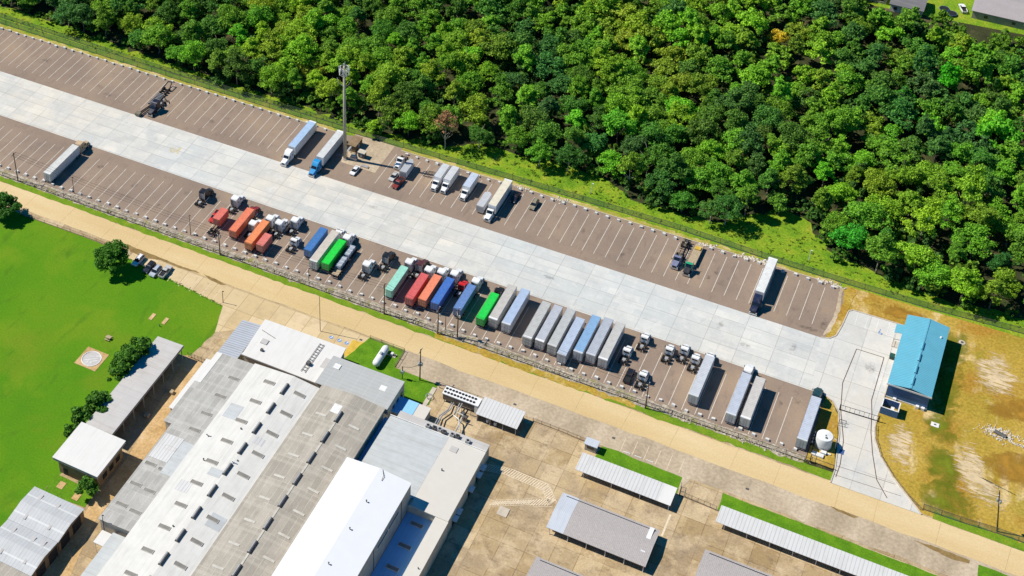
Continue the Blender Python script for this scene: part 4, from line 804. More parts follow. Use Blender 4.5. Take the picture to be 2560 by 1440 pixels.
def boxed(lab, clab, x, yf, L, color, ch=None, rounded=False, zb=1.32):
    key = (L, rounded)
    if key not in CON: CON[key] = container(L, rounded=rounded)
    CL = ch or L
    if CL not in VT: VT[CL] = chassis(CL)
    spawn(VT[CL], 'container_chassis', clab, 'trailer', x, yf + .1, 0, (.05, .05, .05), {}, 'container chassis under their boxes', .1)
    dk = tuple(c * .85 for c in color)
    spawn(CON[key], 'shipping_container', lab, 'container', x, yf, 0, color, {'door': dk}, 'shipping containers in the south row', zb + .1)
boxed('short red container farthest west, beside a red pickup', 'black chassis showing behind the short red container', -90.7, -11.4, 5.5, (.68, .17, .12), 9.6)
boxed('long orange red container behind the maroon truck', 'chassis under the long orange red container', -83.5, -7.8, 11.5, (.74, .21, .11))
boxed('long orange container beside the short salmon one', 'chassis under the long orange container', -76.5, -10.6, 11.3, (.78, .26, .10))
boxed('short salmon red container east of the long orange one', 'chassis under the short salmon red container', -72.9, -15.5, 5.6, (.66, .19, .15), 5.9)
boxed('dark blue container west of the beige trailer', 'chassis under the dark blue container', -59.0, -5.6, 11.0, (.06, .18, .42))
boxed('vivid green container next to the beige trailer', 'chassis under the vivid green container', -51.6, -7.8, 11.5, (.02, .60, .05))
boxed('mint green container with rounded corners', 'chassis under the mint green container', -30.0, -9.8, 11.2, (.30, .62, .48), rounded=True)
boxed('crimson container between the mint and orange ones', 'chassis under the crimson container', -23.4, -10.0, 11.4, (.62, .12, .11))
boxed('bright orange container beside the crimson one', 'chassis under the bright orange container', -19.8, -8.8, 11.3, (.78, .24, .13))
boxed('royal blue container east of the bright orange one', 'chassis under the royal blue container', -16.0, -8.2, 11.6, (.06, .16, .47))
boxed('steel blue container beside the red day cab', 'chassis under the steel blue container', -9.3, -8.0, 11.1, (.13, .23, .46))
boxed('vivid green container next to the row of silver trailers', 'chassis under the green container by the silver trailers', -2.1, -8.2, 11.4, (.02, .58, .07))
BEIGE, GREY, LAV = (.50, .475, .43), (.44, .445, .44), (.46, .50, .57)
trailer('beige roofed semi trailer between the dark blue and green containers', -55.2, -5.2, 14.9, 0, (.66, .65, .62), (.56, .50, .42), group=G1)
trailer('grey beige trailer beside the green container, first of the silver row', 1.2, -2.9, 15.2, 0, (.56, .55, .52), BEIGE, WHITE, G1)
trailer('pale blue roofed trailer beside a gap, second of the silver row', 5.2, -2.8, 15.5, 0, (.58, .60, .63), (.38, .47, .62), group=G1)
trailer('grey trailer just east of the gap, with a white rear header', 12.4, -4.9, 15.6, 0, (.55, .54, .51), (.46, .46, .44), WHITE, G1)
trailer('blue grey ribbed trailer with a white rear header', 15.9, -4.8, 15.3, 0, (.55, .55, .54), (.44, .46, .50), WHITE, G1)
trailer('grey trailer with a dull rear header, left of the lowest pale blue one', 19.6, -4.5, 15.8, 0, (.55, .54, .52), (.45, .46, .45), group=G1)
trailer('pale blue trailer set back nearest the fence', 23.1, -6.6, 15.6, 0, (.52, .55, .60), (.42, .49, .60), group=G1)
trailer('strong blue roofed trailer among the silver ones', 26.8, -3.8, 15.6, 0, (.54, .57, .61), (.22, .38, .58), group=G1)
trailer('blue grey trailer with white patches on its roof', 30.2, -3.1, 15.6, 0, (.52, .54, .57), (.40, .43, .48), group=G1)
trailer('grey beige trailer at the east end of the tight silver row', 33.7, -3.2, 15.5, 0, (.56, .56, .56), (.50, .49, .46), WHITE, G1)
for x, y in ((30.9, -11.9), (30.8, -16.2), (30.7, -16.6), (29.5, -10.6), (29.4, -14.0)): pass
trailer('light grey trailer behind a white day cab, alone in its stall', 59.3, -4.3, 16.0, 0, (.58, .60, .60), (.52, .54, .57), group=G1)
trailer('lavender grey trailer behind a white sleeper truck near the east end', 69.8, -6.1, 16.1, 0, (.60, .62, .65), LAV, group=G1)
trailer('beige trailer without truck, right beside the lavender grey one', 73.5, -5.9, 15.9, 0, (.60, .60, .60), (.54, .51, .47), WHITE, G1)
trailer('lavender grey trailer behind the dark teal truck at the east end', 88.2, -6.1, 16.2, 0, (.56, .59, .61), (.48, .52, .59), group=G1)
truck(DAYCAB, 'white day cab coupled to the light grey trailer', 59.1, -7.0, 0, WHITE, group=GS)
truck(SLEEPER, 'white truck coupled to the lavender grey trailer', 69.7, -8.3, 0, WHITE, group=GS)
truck(SLEEPER, 'dark teal truck at the east end of the south row', 88.0, -8.4, 0, (.015, .055, .065), group=GS)
GD = 'white day cabs without trailers'
truck(DAYCAB, 'white day cab near the lane, east of the silver trailers', 41.0, -7.9, 0, WHITE, group=GD)
truck(DAYCAB, 'white day cab in the shadow of the eastmost silver trailer', 38.2, -14.9, 0, WHITE, group=GD)
truck(DAYCAB, 'white day cab, westmost of three standing together', 48.4, -9.2, 0, WHITE, group=GD)
truck(DAYCAB, 'white day cab in the middle of three, nearest the lane', 52.1, -7.2, 0, WHITE, group=GD)
truck(DAYCAB, 'white day cab beside the light grey trailer, eastmost of three', 55.7, -9.2, 0, WHITE, group=GD)
truck(DAYCAB, 'white day cab beside the black pickup at the fence', 44.9, -21.6, 0, WHITE, group=GD)
spawn(PICKUP, 'pickup_truck', 'black pickup beside a white day cab at the south fence', 'pickup', 41.3, -18.2, 0, (.014, .015, .02), {}, None, .1)
spawn(flatbed(13.4, 'black_frame'), 'flatbed_trailer', 'black flatbed trailer carrying two grey bundles', 'trailer', -48.2, -6.8, 0, (.05, .05, .05), {}, None, .1)
for y, lab in ((-9.3, 'grey wrapped bundle at the front of the black flatbed'), (-14.8, 'grey wrapped bundle at the middle of the black flatbed')):
    t = thing('wrapped_bundle', lab, 'load', (-48.5, y, 1.36)); MB().frus((-.95, .95, -2.4, 2.4), 0, (-.85, .85, -2.3, 2.3), 1.15).obj('tarp', 'tarp_grey', t)
    for yy in (-1.5, 0, 1.5): MB().box(-.97, .97, yy - .06, yy + .06, .05, 1.19).obj('strap', 'trim_white', t)
tag(MB().box(-1, 1, -1.2, 1.2, 0, .25).obj('wood_sheet', 'deck_wood', loc=(-48.1, -18.8, 1.36)), 'brown wood sheets at the rear of the black flatbed', 'load')
# cars by the lawn
spawn(SUV, 'parked_car', 'white car half in the shade of the round tree', 'car', -104.2, -40.4, PI - .02, (.78, .78, .80), {}, None, .05)
spawn(SUV, 'parked_car', 'black car between the white and silver ones by the lawn', 'car', -99.6, -41.4, PI - .03, (.015, .018, .03), {}, None, .05)
spawn(SUV, 'parked_car', 'silver blue car beside the silver pickup', 'car', -97.0, -42.0, PI - .03, (.42, .45, .52), {}, None, .05)
spawn(PICKUP, 'pickup_truck', 'silver pickup at the east end of the cars by the lawn', 'pickup', -94.3, -40.8, .02, (.50, .49, .47), {}, None, .05)

# ------------------------------------------------------------------ buildings
def walls(x0, x1, y0, y1, h, mat, root): return MB().box(x0, x1, y0, y1, 0, h).obj('wall', mat, root)
def gable_x(x0, x1, y0, y1, e, r, xr, rm, wm, root, oh=.35):
    # ridge runs along y at x = xr
    MB().profx([(x0, 0), (x1, 0), (x1, e - .05), (xr, r - .05), (x0, e - .05)], y0, y1).obj('wall', wm, root)
    sl, sr = (r - e) / (xr - x0), (r - e) / (x1 - xr)
    for a in (0, 1):
        pr = [(x0 - oh, e - sl * oh), (xr, r), (xr, r + .14), (x0 - oh, e - sl * oh + .14)] if a == 0 else [(xr, r), (x1 + oh, e - sr * oh), (x1 + oh, e - sr * oh + .14), (xr, r + .14)]
        o = MB().profx(pr, y0 - oh, y1 + oh).obj('roof', rm, root)
def gable_y(x0, x1, y0, y1, e, r, yr, rm, wm, root, oh=.35):
    MB().prof([(y0, 0), (y1, 0), (y1, e - .05), (yr, r - .05), (y0, e - .05)], x0, x1).obj('wall', wm, root)
    sl, sr = (r - e) / (yr - y0), (r - e) / (y1 - yr)
    for a in (0, 1):
        pr = [(y0 - oh, e - sl * oh), (yr, r), (yr, r + .14), (y0 - oh, e - sl * oh + .14)] if a == 0 else [(yr, r), (y1 + oh, e - sr * oh), (y1 + oh, e - sr * oh + .14), (yr, r + .14)]
        MB().prof(pr, x0 - oh, x1 + oh).obj('roof', rm, root)
def flat(x0, x1, y0, y1, h, rm, wm, root, oh=.3, th=.35):
    walls(x0, x1, y0, y1, h - th, wm, root); MB().box(x0 - oh, x1 + oh, y0 - oh, y1 + oh, h - th, h).obj('roof', rm, root)
sky_m = MB().box(-1.55, 1.55, -.5, .5, 0, .14).mesh('skylight', 'skylight_pane'); sky_f = MB().box(-1.65, 1.65, -.6, -.5, -.05, .2).box(-1.65, 1.65, .5, .6, -.05, .2).box(-1.65, -1.55, -.5, .5, -.05, .2).box(1.55, 1.65, -.5, .5, -.05, .2).mesh('frame', 'pale_frame')
pale_m = MB().box(-1.55, 1.55, -.35, .35, 0, .05).mesh('skylight', 'pale_frame')
def skylight(x, y, z, tilt, root, pale=False):
    o = link('skylight', pale_m if pale else sky_m, root, (x, y, z)); o.rotation_euler.y = tilt
    if not pale: link('frame', sky_f, o)
vent_me = MB().profx([(-.5, 0), (-.5, .35), (-.25, .65), (.25, .65), (.5, .35), (.5, 0)], -1.9, 1.9).mesh('ridge_vent', 'vent_metal')
cap_me = MB().box(-.3, .02, -1.75, 1.75, .64, .72).mesh('vent_cap', 'galvanised')
def ridge_vent(x, y, z, root): o = link('ridge_vent', vent_me, root, (x, y, z)); link('vent_cap', cap_me, o)

t = thing('warehouse', 'long white gabled warehouse with a row of dark ridge vents', 'warehouse', (0, 0, 0))
gable_x(-48.6, -28.9, -160, -66.2, 7.1, 8.0, -36.8, 'white_roof', 'wall_cream', t)
for k in range(12):
    y = -71.2 - 7.5 * k; ridge_vent(-36.8, y, 8.1, t)
    skylight(-41.8, y + .6, 7.74, -math.atan(.9 / 11.8), t); skylight(-32.6, y + .6, 7.64, math.atan(.9 / 7.9), t)
for x, y in ((-40.5, -88), (-44, -101), (-36.0, -97.5), (-40, -122)): MB().lathe([(.14, 0), (.14, .5), (.24, .55), (.2, .7)], n=8).obj('vent_pipe', 'vent_metal', t, loc=(x, y, 7.6))
for x0, x1, y0, y1, m_ in ((-47.5, -43.6, -86, -81, 'pale_metal_roof'), (-46, -42.5, -112, -108.5, 'ribbed_roof'), (-41, -37.4, -104.5, -102, 'pale_metal_roof'), (-35.8, -33, -90.6, -88.2, 'ribbed_roof'), (-33.5, -29.5, -118, -113.8, 'pale_metal_roof')):
    zf = lambda x: (7.1 + .9 * (x + 48.6) / 11.8 if x < -36.8 else 8.0 - .9 * (x + 36.8) / 7.9) + .15
    MB().profx([(x0, zf(x0)), (x1, zf(x1)), (x1, zf(x1) + .03), (x0, zf(x0) + .03)], y0, y1).obj('roof_patch', m_, t)
t = thing('warehouse', 'grey panel roofed warehouse wing, stepped in outline, west of the white one', 'warehouse', (0, 0, 0))
def slope(x0, x1, y0, y1, z0, z1, rm, wm, root):
    MB().profx([(x0, 0), (x1, 0), (x1, z1 - .05), (x0, z0 - .05)], y0, y1).obj('wall', wm, root); return MB().profx([(x0 - .3, z0), (x1, z1), (x1, z1 + .13), (x0 - .3, z0 + .13)], y0 - .3, y1 + .3).obj('roof', rm, root)
slope(-60.6, -48.7, -93.4, -66.4, 6.1, 6.9, 'grey_panels', 'wall_cream', t); slope(-61.9, -60.65, -88.8, -69.8, 6.0, 6.05, 'flat_white_roof', 'wall_cream', t)
slope(-58.2, -48.7, -127.3, -93.75, 6.2, 6.9, 'grey_panels', 'wall_cream', t)
MB().profx([(-60.8, 6.24), (-59.0, 6.36), (-59.0, 6.44), (-60.8, 6.33)], -78, -66.2).obj('roof_edge_patch', 'flat_white_roof', t)
MB().profx([(-57.9, 6.42), (-52.4, 6.77), (-52.4, 6.85), (-57.9, 6.5)], -105.5, -97).obj('roof_sheet', 'ribbed_roof', t); MB().profx([(-52.3, 6.77), (-48.9, 7.0), (-48.9, 7.09), (-52.3, 6.86)], -109, -97.5).obj('roof_sheet', 'pale_metal_roof', t)
for x, y in ((-51.5, -73), (-51.6, -80), (-51.7, -87), (-51.7, -93), (-54.2, -101), (-56, -107.5), (-51.8, -107.8), (-55.9, -114.6), (-51.5, -115), (-55.6, -121.5), (-51.2, -122)): skylight(x, y, 6.95 - (-48.7 - x) * .07, -.07, t)
t = thing('lean_to', 'pale corrugated lean-to below the end of the grey warehouse', 'shed', (0, 0, 0))
slope(-53.4, -48.9, -160, -128.6, 4.6, 4.9, 'pale_metal_roof', 'wall_grey', t); MB().box(-56.8, -53.9, -132.6, -128.6, 4.0, 4.2).obj('porch_roof', 'flat_white_roof', t); MB().box(-48.7, -46, -129.5, -128.6, 5.2, 5.35).obj('flashing', 'trim_white', t)
for y in (-132.3, -129): MB().cyl((-56.5, y, 0), (-56.5, y, 4), .08, n=6).obj('post', 'trim_white', t)
t = thing('warehouse', 'long brown panel roofed warehouse between the white and the tall bright one', 'warehouse', (0, 0, 0))
gable_x(-28.55, -10.6, -160, -64.9, 7.5, 8.4, -19.5, 'brown_panels', 'wall_cream', t)
for k in range(12):
    y = -73.5 - 7.55 * k; ridge_vent(-19.5, y, 8.45, t); skylight(-24.2, y - .8, 8.1, -.1, t, True); skylight(-14.6, y - .8, 8.1, .1, t, True)
MB().box(-19.75, -19.25, -160, -72, 8.5, 8.62).obj('ridge_cap', 'pale_frame', t); MB().box(-22.5, -20.2, -72.6, -69.5, 8.35, 8.5).obj('roof_hatch', 'trim_white', t)
t = thing('warehouse', 'tall bright white building standing above the brown roof', 'warehouse', (0, 0, 0))
gable_x(-10.3, 7.2, -160, -86.5, 11.5, 12.3, -1.3, 'bright_roof', 'wall_grey', t, .15)
for y in (-97, -106, -117): MB().lathe([(.12, 0), (.12, .5), (.22, .55), (.2, .7)], n=8).obj('vent_pipe', 'vent_metal', t, loc=(.2, y, 12.3))
MB().tube([(-.5, -86.4, 12.4), (.6, -88.2, 12.6), (.7, -89.6, 12.4)], .07).obj('conduit', 'vent_metal', t)
wm = MB().box(0, .08, -6, 6, -.45, .45).mesh('window_band', 'dark_glass'); w = link('window_band', wm, t, (7.2, -99.6, 9.0)); MB().box(0, .12, -6.2, 6.2, .45, .6).box(0, .12, -6.2, 6.2, -.6, -.45).box(0, .12, -6.2, -6, -.45, .45).box(0, .12, 6, 6.2, -.45, .45).box(0, .12, -.1, .1, -.45, .45).obj('frame', 'trim_white', w)
for y in (-92, -107.5): MB().box(7.2, 7.32, y - .08, y + .08, 0, 10.7).obj('downpipe', 'vent_metal', t)
t = thing('low_wing', 'low roof tinted with the blue of shade, in the shadow of the tall bright building', 'warehouse', (0, 0, 0))
walls(7.3, 14.8, -160, -85.2, 2.9, 'wall_cream', t); MB().box(7.3, 14.8, -160, -85.2, 2.9, 3.05).obj('roof', 'shade_tinted_roof', t); MB().box(7.3, 14.6, -86.6, -85.2, 3.05, 4.6).obj('parapet', 'shade_tinted_roof', t)
for y in (-91, -98, -105, -112): skylight(11, y, 3.07, 0, t)
t = thing('side_wing', 'narrow cream roofed wing along the shaded yard', 'warehouse', (0, 0, 0))
flat(14.9, 18.2, -160, -88.6, 5.6, 'cream_roof', 'wall_cream', t, .1)
MB().cyl((17.3, -104, 5.6), (17.3, -104, 6.1), .15, n=8).obj('vent_pipe', 'vent_metal', t)
t = thing('hall', 'wide flat hall, its roof half pale grey metal and half cream', 'warehouse', (0, 0, 0))
walls(-8.8, 18, -88.3, -64.6, 5.5, 'wall_cream', t); MB().profx([(-8.9, 5.5), (7.9, 5.75), (7.9, 5.95), (-8.9, 5.7)], -86.2, -64.5).obj('roof', 'pale_metal_roof', t); MB().profx([(7.95, 5.75), (18.2, 5.5), (18.2, 5.75), (7.95, 6.0)], -88.5, -64.5).obj('roof', 'cream_roof', t)
MB().box(-8.8, 18.2, -64.5, -64.3, 5.2, 6.1).obj('parapet', 'trim_white', t); MB().box(9.6, 11.6, -68.4, -66.6, 5.9, 6.05).obj('roof_hatch', 'canopy_roof', t); MB().cyl((10.6, -75, 5.9), (10.6, -75, 6.6), .18, n=8).obj('vent_pipe', 'vent_metal', t)
for k, y in enumerate((-67.0, -69.6, -74.6, -82.3, -84.7)): MB().prof([(y - 1, 2.9), (y + 1, 2.9), (y + 1, 3.0), (y - 1, 3.0)], 18.0, 19.3).obj('awning', 'white_plastic', t)
dm = MB().box(0, .06, -.7, .7, .05, 2.4).mesh('door', 'dark_opening')
for y in (-67, -69.6, -74.6, -82.3, -84.7): link('door', dm, t, (18.0, y, 0))
t = thing('front_canopy', 'flat canopy roof with dark machines along the north side of the hall', 'canopy', (0, 0, 0))
flat(-7.2, 17.9, -64.25, -61.3, 5.1, 'canopy_roof', 'wall_cream', t, .1)
for k, x in enumerate((1.4, 3.2, 4.6, 6.0, 8.2, 9.6, 12.6)):
    u = thing('air_conditioner', f'dark rooftop machine on the front canopy, {("first", "second", "third", "fourth", "fifth", "sixth", "last")[k]} from the west', 'air conditioner', (x, -63 + .12 * (k % 3), 5.1), 0, 'machines on the front canopy')
    MB().box(-.55, .55, -.5, .5, .05, .8).obj('housing', 'vent_metal' if k % 2 else 'galvanised', u); MB().cyl((0, 0, .8), (0, 0, .88), .36, n=12).obj('fan', 'black_frame', u); MB().box(.55, .85, -.15, .15, .1, .4).obj('duct', 'galvanised', u)
t = thing('narrow_link', 'narrow shade-tinted roof strip between the brown warehouse and the hall', 'building link', (0, 0, 0)); walls(-10.55, -8.95, -86.2, -64, 3.6, 'wall_cream', t); MB().box(-10.55, -8.95, -86.2, -64, 3.6, 3.8).obj('roof', 'shade_tinted_roof', t)
t = thing('office_block', 'flat white roofed block with two ladders of pipes, nearest the car park', 'building', (0, 0, 0))
walls(-54.8, -30.6, -62.2, -48.3, 4.6, 'wall_cream', t); MB().poly([(-55.8, -48.1), (-30.3, -47.7), (-29.9, -52), (-31.5, -62.8), (-55.2, -62.8), (-55.0, -61.8)], 4.6, 5.0).obj('roof', 'flat_white_roof', t)
pr = MB()
for x in (-37.4, -36.2): pr.tube([(x, -49.5, 5.25), (x, -61, 5.25)], .08)
for k in range(11): pr.tube([(-37.4, -49.8 - 1.05 * k, 5.25), (-36.2, -49.8 - 1.05 * k, 5.25)], .07)
pr.obj('pipe_rack', 'vent_metal', t)
MB().box(-52.6, -50.6, -56.8, -55, 5.0, 5.25).obj('roof_hatch', 'canopy_roof', t); MB().box(-51, -50.3, -59.5, -58.8, 5.0, 5.7).obj('roof_fan', 'vent_metal', t); MB().box(-37.2, -36.2, -58.4, -57.3, 5.3, 6.1).obj('air_handler', 'vent_metal', t); MB().box(-33.6, -31.6, -57.2, -53.4, 5.0, 5.04).obj('roof_patch', 'canopy_roof', t); MB().bar((-54.5, -52.2, 5.03), (-49.5, -53.4, 5.03), .14, .06).obj('seam', 'vent_metal', t)
t = thing('side_canopy', 'blue grey corrugated canopy at the end of the flat white block', 'canopy', (0, 0, 0))
MB().profx([(-62.4, 3.0), (-55.9, 3.6), (-55.9, 3.72), (-62.4, 3.12)], -64.2, -49.6).obj('roof', 'corrugated_blue_grey', t)
cp = MB().cyl((0, 0, 0), (0, 0, 3), .1, n=8).mesh('post', 'galvanised')
for y in (-63.8, -57, -50): link('post', cp, t, (-62.2, y, 0))
t = thing('grey_annex', 'grey seamed roof annex with two white hatches beside the gas tank lawn', 'building', (0, 0, 0))
slope(-31.2, -10.0, -63.6, -53.2, 6.3, 6.6, 'grey_metal_roof', 'wall_cream', t)
for x, y in ((-28.7, -56.2), (-14.2, -57.6)): MB().box(x - .9, x + .9, y - .9, y + .9, 6.45, 6.7).obj('roof_hatch', 'trim_white', t)
for y in (-55, -57.5, -60): MB().box(-10.02, -9.94, y - .6, y + .6, 2.2, 4.6).obj('window', 'dark_glass', t)
t = thing('low_annex', 'low annex roof with shade blue in its colour between the grey annex and the chiller yard', 'building', (0, 0, 0)); flat(-9.9, -4.6, -61.2, -55.6, 3.6, 'shade_tinted_roof', 'wall_cream', t, .1); MB().box(-4.5, -1.0, -61, -55.5, 3.3, 3.5).obj('side_roof', 'cream_roof', t); MB().box(-4.5, -1.2, -60.8, -55.7, 0, 3.3).obj('side_wall', 'wall_cream', t)
t = thing('long_canopy', 'long pale canopy roof at the edge of the big lawn', 'canopy', (0, 0, 0))
MB().profx([(-79.6, 4.5), (-71.1, 4.8), (-71.1, 5.05), (-79.6, 4.75)], -103, -67.4).obj('roof', 'canopy_roof', t); MB().box(-79.2, -78.6, -102.6, -67.8, 0, 4.5).obj('back_wall', 'wall_grey', t)
cp = MB().box(-.1, .1, -.1, .1, 0, 4.75).mesh('post', 'galvanised')
for k in range(8): link('post', cp, t, (-71.5, -68 - k * 4.9, 0))
MB().box(-71.3, -71.0, -103, -67.4, 4.4, 4.78).obj('fascia', 'fascia_grey', t)
for x, y, l in ((-67.5, -80, 'heap of dark vine and pallets in the shade of the long canopy'), (-69, -90, 'dark stack of crates in the shade under the long canopy')):
    u = thing('pallet_stack', l, 'pallets', (x, y, 0)); [MB().box(-.6, .6, -.6, .6, .02 + k * .18, .14 + k * .18).obj('pallet', 'deck_wood', u) for k in range(5)]
t = thing('brick_building', 'square white roofed building with brown brick walls beside the lawn', 'building', (0, 0, 0))
MB().box(-79, -66.9, -116.2, -104.8, 0, 5.2).obj('wall', 'wall_brown', t); MB().box(-79.9, -66.1, -117, -104, 5.2, 6.1).obj('fascia', 'fascia_grey', t); MB().box(-80, -66, -117.1, -103.9, 6.1, 6.25).obj('roof', 'flat_white_roof', t)
for x in (-77, -70): MB().box(x - .7, x + .7, -116.28, -116.2, .1, 2.3).obj('door', 'dark_opening', t)
for y in (-113, -110, -107): MB().box(-66.9, -66.82, y - .9, y + .9, 1.2, 3.0).obj('window', 'dark_glass', t)
t = thing('metal_shed', 'large corrugated shed with two shallow gables at the lawn corner', 'shed', (0, 0, 0))
gable_y(-79.4, -64.5, -136.6, -125.8, 4.2, 4.9, -131.2, 'shed_roof', 'wall_brown', t, .2); gable_y(-79.4, -64.5, -147.6, -136.95, 4.2, 4.9, -142.2, 'shed_roof', 'wall_brown', t, .1); gable_y(-79.4, -64.5, -160, -147.85, 4.2, 4.8, -153, 'brown_panels', 'wall_brown', t, .1)
for x, y in ((-76, -128.2), (-70.5, -128.6), (-75.8, -134), (-68.6, -133.8), (-76, -139.4), (-70, -139.4), (-67, -139.2), (-75, -145), (-68, -144.6)): MB().box(x - .35, x + .35, y - 1.2, y + 1.2, 0, .06).obj('skylight', 'canopy_roof', t, loc=(0, 0, 4.68)).rotation_euler.x = 0
for y in (-129, -134, -139, -144): MB().box(-64.5, -64.4, y - 1.7, y + 1.7, .1, 3.6).obj('bay_opening', 'dark_opening', t)
# chiller yard
t = thing('chiller', 'long white air cooled chiller with two rows of black fans', 'chiller', (4.5, -47.6, 0)); MB().box(-5.0, 5.0, -1.35, 1.35, .9, 3.0).obj('coil_bank', 'vent_metal', t); MB().box(-5.2, 5.2, -1.5, 1.5, 3.0, 3.25).obj('top_deck', 'white_plastic', t); MB().box(4.2, 5.15, -1.45, 1.45, .3, 2.98).obj('control_box', 'white_plastic', t)
fm = MB().cyl((0, 0, 3.25), (0, 0, 3.33), .38, n=14).mesh('fan', 'black_frame'); lg = MB().box(-.1, .1, -.1, .1, 0, .9).mesh('leg', 'galvanised')
for k in range(10):
    for y in (-.65, .65): link('fan', fm, t, (-4.6 + k * .92, y, 0))
for x in (-4.6, -1.5, 1.5, 4.6):
    for y in (-1.2, 1.2): link('leg', lg, t, (x, y, 0))
t = thing('pipework', 'bundle of grey insulated pipes between the chiller and the hall', 'pipes', (0, 0, 0))
for pts in (((2.2, -49.2, 1.0), (2.4, -52, 1.2), (1.2, -55, 1.2), (1.6, -61.2, 2)), ((2.8, -49.2, 1.3), (3.0, -52, 1.5), (1.9, -55, 1.5), (2.3, -61.2, 2.3)), ((5.2, -49, 2), (5.2, -52.5, 2), (7.0, -52.6, 2), (7.2, -56, 1.6), (7.6, -61.2, 2.4)), ((4.5, -49, 1.7), (4.6, -53.5, 1.7), (6.4, -54.2, 1.7), (8.4, -58, 1.6), (8.6, -61.2, 2.2))): MB().tube(pts, .17, 8).obj('pipe', 'galvanised', t)
MB().tube([(5.6, -50.2, 0), (5.6, -50.2, 2.4), (8.2, -50.2, 2.4), (8.2, -50.2, 0)], .08).tube([(5.6, -53.4, 0), (5.6, -53.4, 2.4), (8.2, -53.4, 2.4), (8.2, -53.4, 0)], .08).obj('support_frame', 'rail_brown', t)
for x, y in ((6.3, -51.2), (7.4, -52.4)): MB().box(x - .5, x + .5, y - .5, y + .5, .05, 1.3).obj('pump', 'vent_metal', t)
t = thing('open_shed', 'white ribbed shed with a dark open side near the chiller', 'shed', (0, 0, 0)); MB().prof([(-51.3, 2.7), (-44.9, 2.95), (-44.9, 3.08), (-51.3, 2.83)], 9.9, 21.6).obj('roof', 'ribbed_roof', t); MB().box(10.2, 21.3, -45.4, -45.15, 0, 2.9).obj('back_wall', 'wall_grey', t); MB().box(10.2, 10.4, -51, -45.4, 0, 2.7).obj('side_wall', 'wall_grey', t)
for x in (10.3, 14, 17.6, 21.2): MB().cyl((x, -51, 0), (x, -51, 2.7), .09, n=8).obj('post', 'galvanised', t)
for x in (13, 15.2): u = thing('storage_drum', 'pale drum under the open shed roof, the west one' if x < 14 else 'pale drum under the open shed roof, the east one', 'drum', (x, -50.2, 0)); MB().lathe([(.4, 0), (.42, .3), (.4, .6), (.42, .9), (.4, 1.1)], n=14).obj('body', 'white_plastic', u); MB().cyl((0, 0, 1.1), (0, 0, 1.14), .3, n=12).obj('lid', 'galvanised', u)
t = thing('valve_stand', 'round pale valve wheel on a concrete strip at the chiller yard', 'valve', (-4.3, -49.4, 0)); MB().box(-.6, .6, -3.4, 3.8, .06, .16).obj('slab', 'kerb_concrete', t); MB().tube([(.9 * math.cos(a), .9 * math.sin(a), .6) for a in np.linspace(0, 2 * PI, 15)], .1).obj('ring', 'galvanised', t)
t = thing('gas_tank', 'white cylindrical gas tank lying on the lawn by the road', 'tank', (-21.9, -42.9, .06)); MB().lathe([(.15, -4), (.6, -3.85), (.95, -3.4), (1.05, -2.9), (1.05, 2.9), (.95, 3.4), (.6, 3.85), (.15, 4)], n=20).obj('shell', 'white_plastic', t, True).rotation_euler.x = PI / 2
t.children[0].location.z = 1.45
for y in (-2.4, 2.4): MB().box(-.8, .8, y - .25, y + .25, 0, .75).obj('saddle', 'kerb_concrete', t)
MB().box(-.3, .3, -.5, .5, 2.45, 2.75).obj('valve_dome', 'galvanised', t); MB().tube([(1.1, 2, .6), (1.9, 2.2, .7), (2.4, 2.6, .4)], .09).obj('pipe', 'galvanised', t)
t = thing('pump_skid', 'small white pump skid beside the gas tank', 'pump', (-19.5, -40.0, .06)); MB().box(-.9, .9, -.7, .7, 0, .15).obj('base', 'kerb_concrete', t); MB().box(-.6, .1, -.4, .4, .15, .9).obj('pump_body', 'white_plastic', t); MB().cyl((.2, 0, .5), (.8, 0, .5), .25, n=10).obj('motor', 'vent_metal', t)
t = thing('service_platform', 'dark pole platform at the corner of the grey annex', 'platform', (-13.6, -46.6, 0)); MB().cyl((0, 0, 0), (0, 0, 4.8), .13, n=8).obj('pole', 'pole_wood', t); MB().box(-.45, .45, -.35, .35, 2.2, 3.1).obj('switch_box', 'galvanised', t); MB().tube([(0, 0, 4.6), (2.4, .8, 4.9), (4.4, 1.7, 6)], .06).obj('cable', 'cable_black', t)

# carports, hut
def carport(lab, x0, x1, y0, y1, z, rm, endw=None, back=True):
    t = thing('carport', lab, 'carport', (0, 0, 0))
    if endw: MB().prof([(y0, z - .25), (y1, z), (y1, z + .12), (y0, z - .13)], x0, endw[0]).obj('roof', rm, t); MB().prof([(y0, z - .26), (y1, z - .01), (y1, z + .11), (y0, z - .14)], endw[0], x1).obj('end_roof', endw[1], t)
    else: MB().prof([(y0, z - .25), (y1, z), (y1, z + .12), (y0, z - .13)], x0, x1).obj('roof', rm, t)
    if back: MB().box(x0 + 2, x1 - .6, y1 - 1.3, y1 - 1.1, 0, z - .1).obj('back_wall', 'wall_brown', t)
    pm = MB().cyl((0, 0, 0), (0, 0, z - .25), .1, n=8).mesh('post', 'trim_white')
    for x in np.linspace(x0 + 2.2, x1 - .4, max(4, int((x1 - x0) / 5))): link('post', pm, t, (x, y0 + .4, 0))
    return t
carport('white ribbed carport north of the mauve grey roof', 39.4, 64.2, -56.3, -50.4, 2.4, 'ribbed_roof', (61, 'flat_white_roof'))
carport('long white ribbed carport beside the street apron at the bottom', 75.4, 150, -55.8, -50.5, 2.4, 'ribbed_roof')
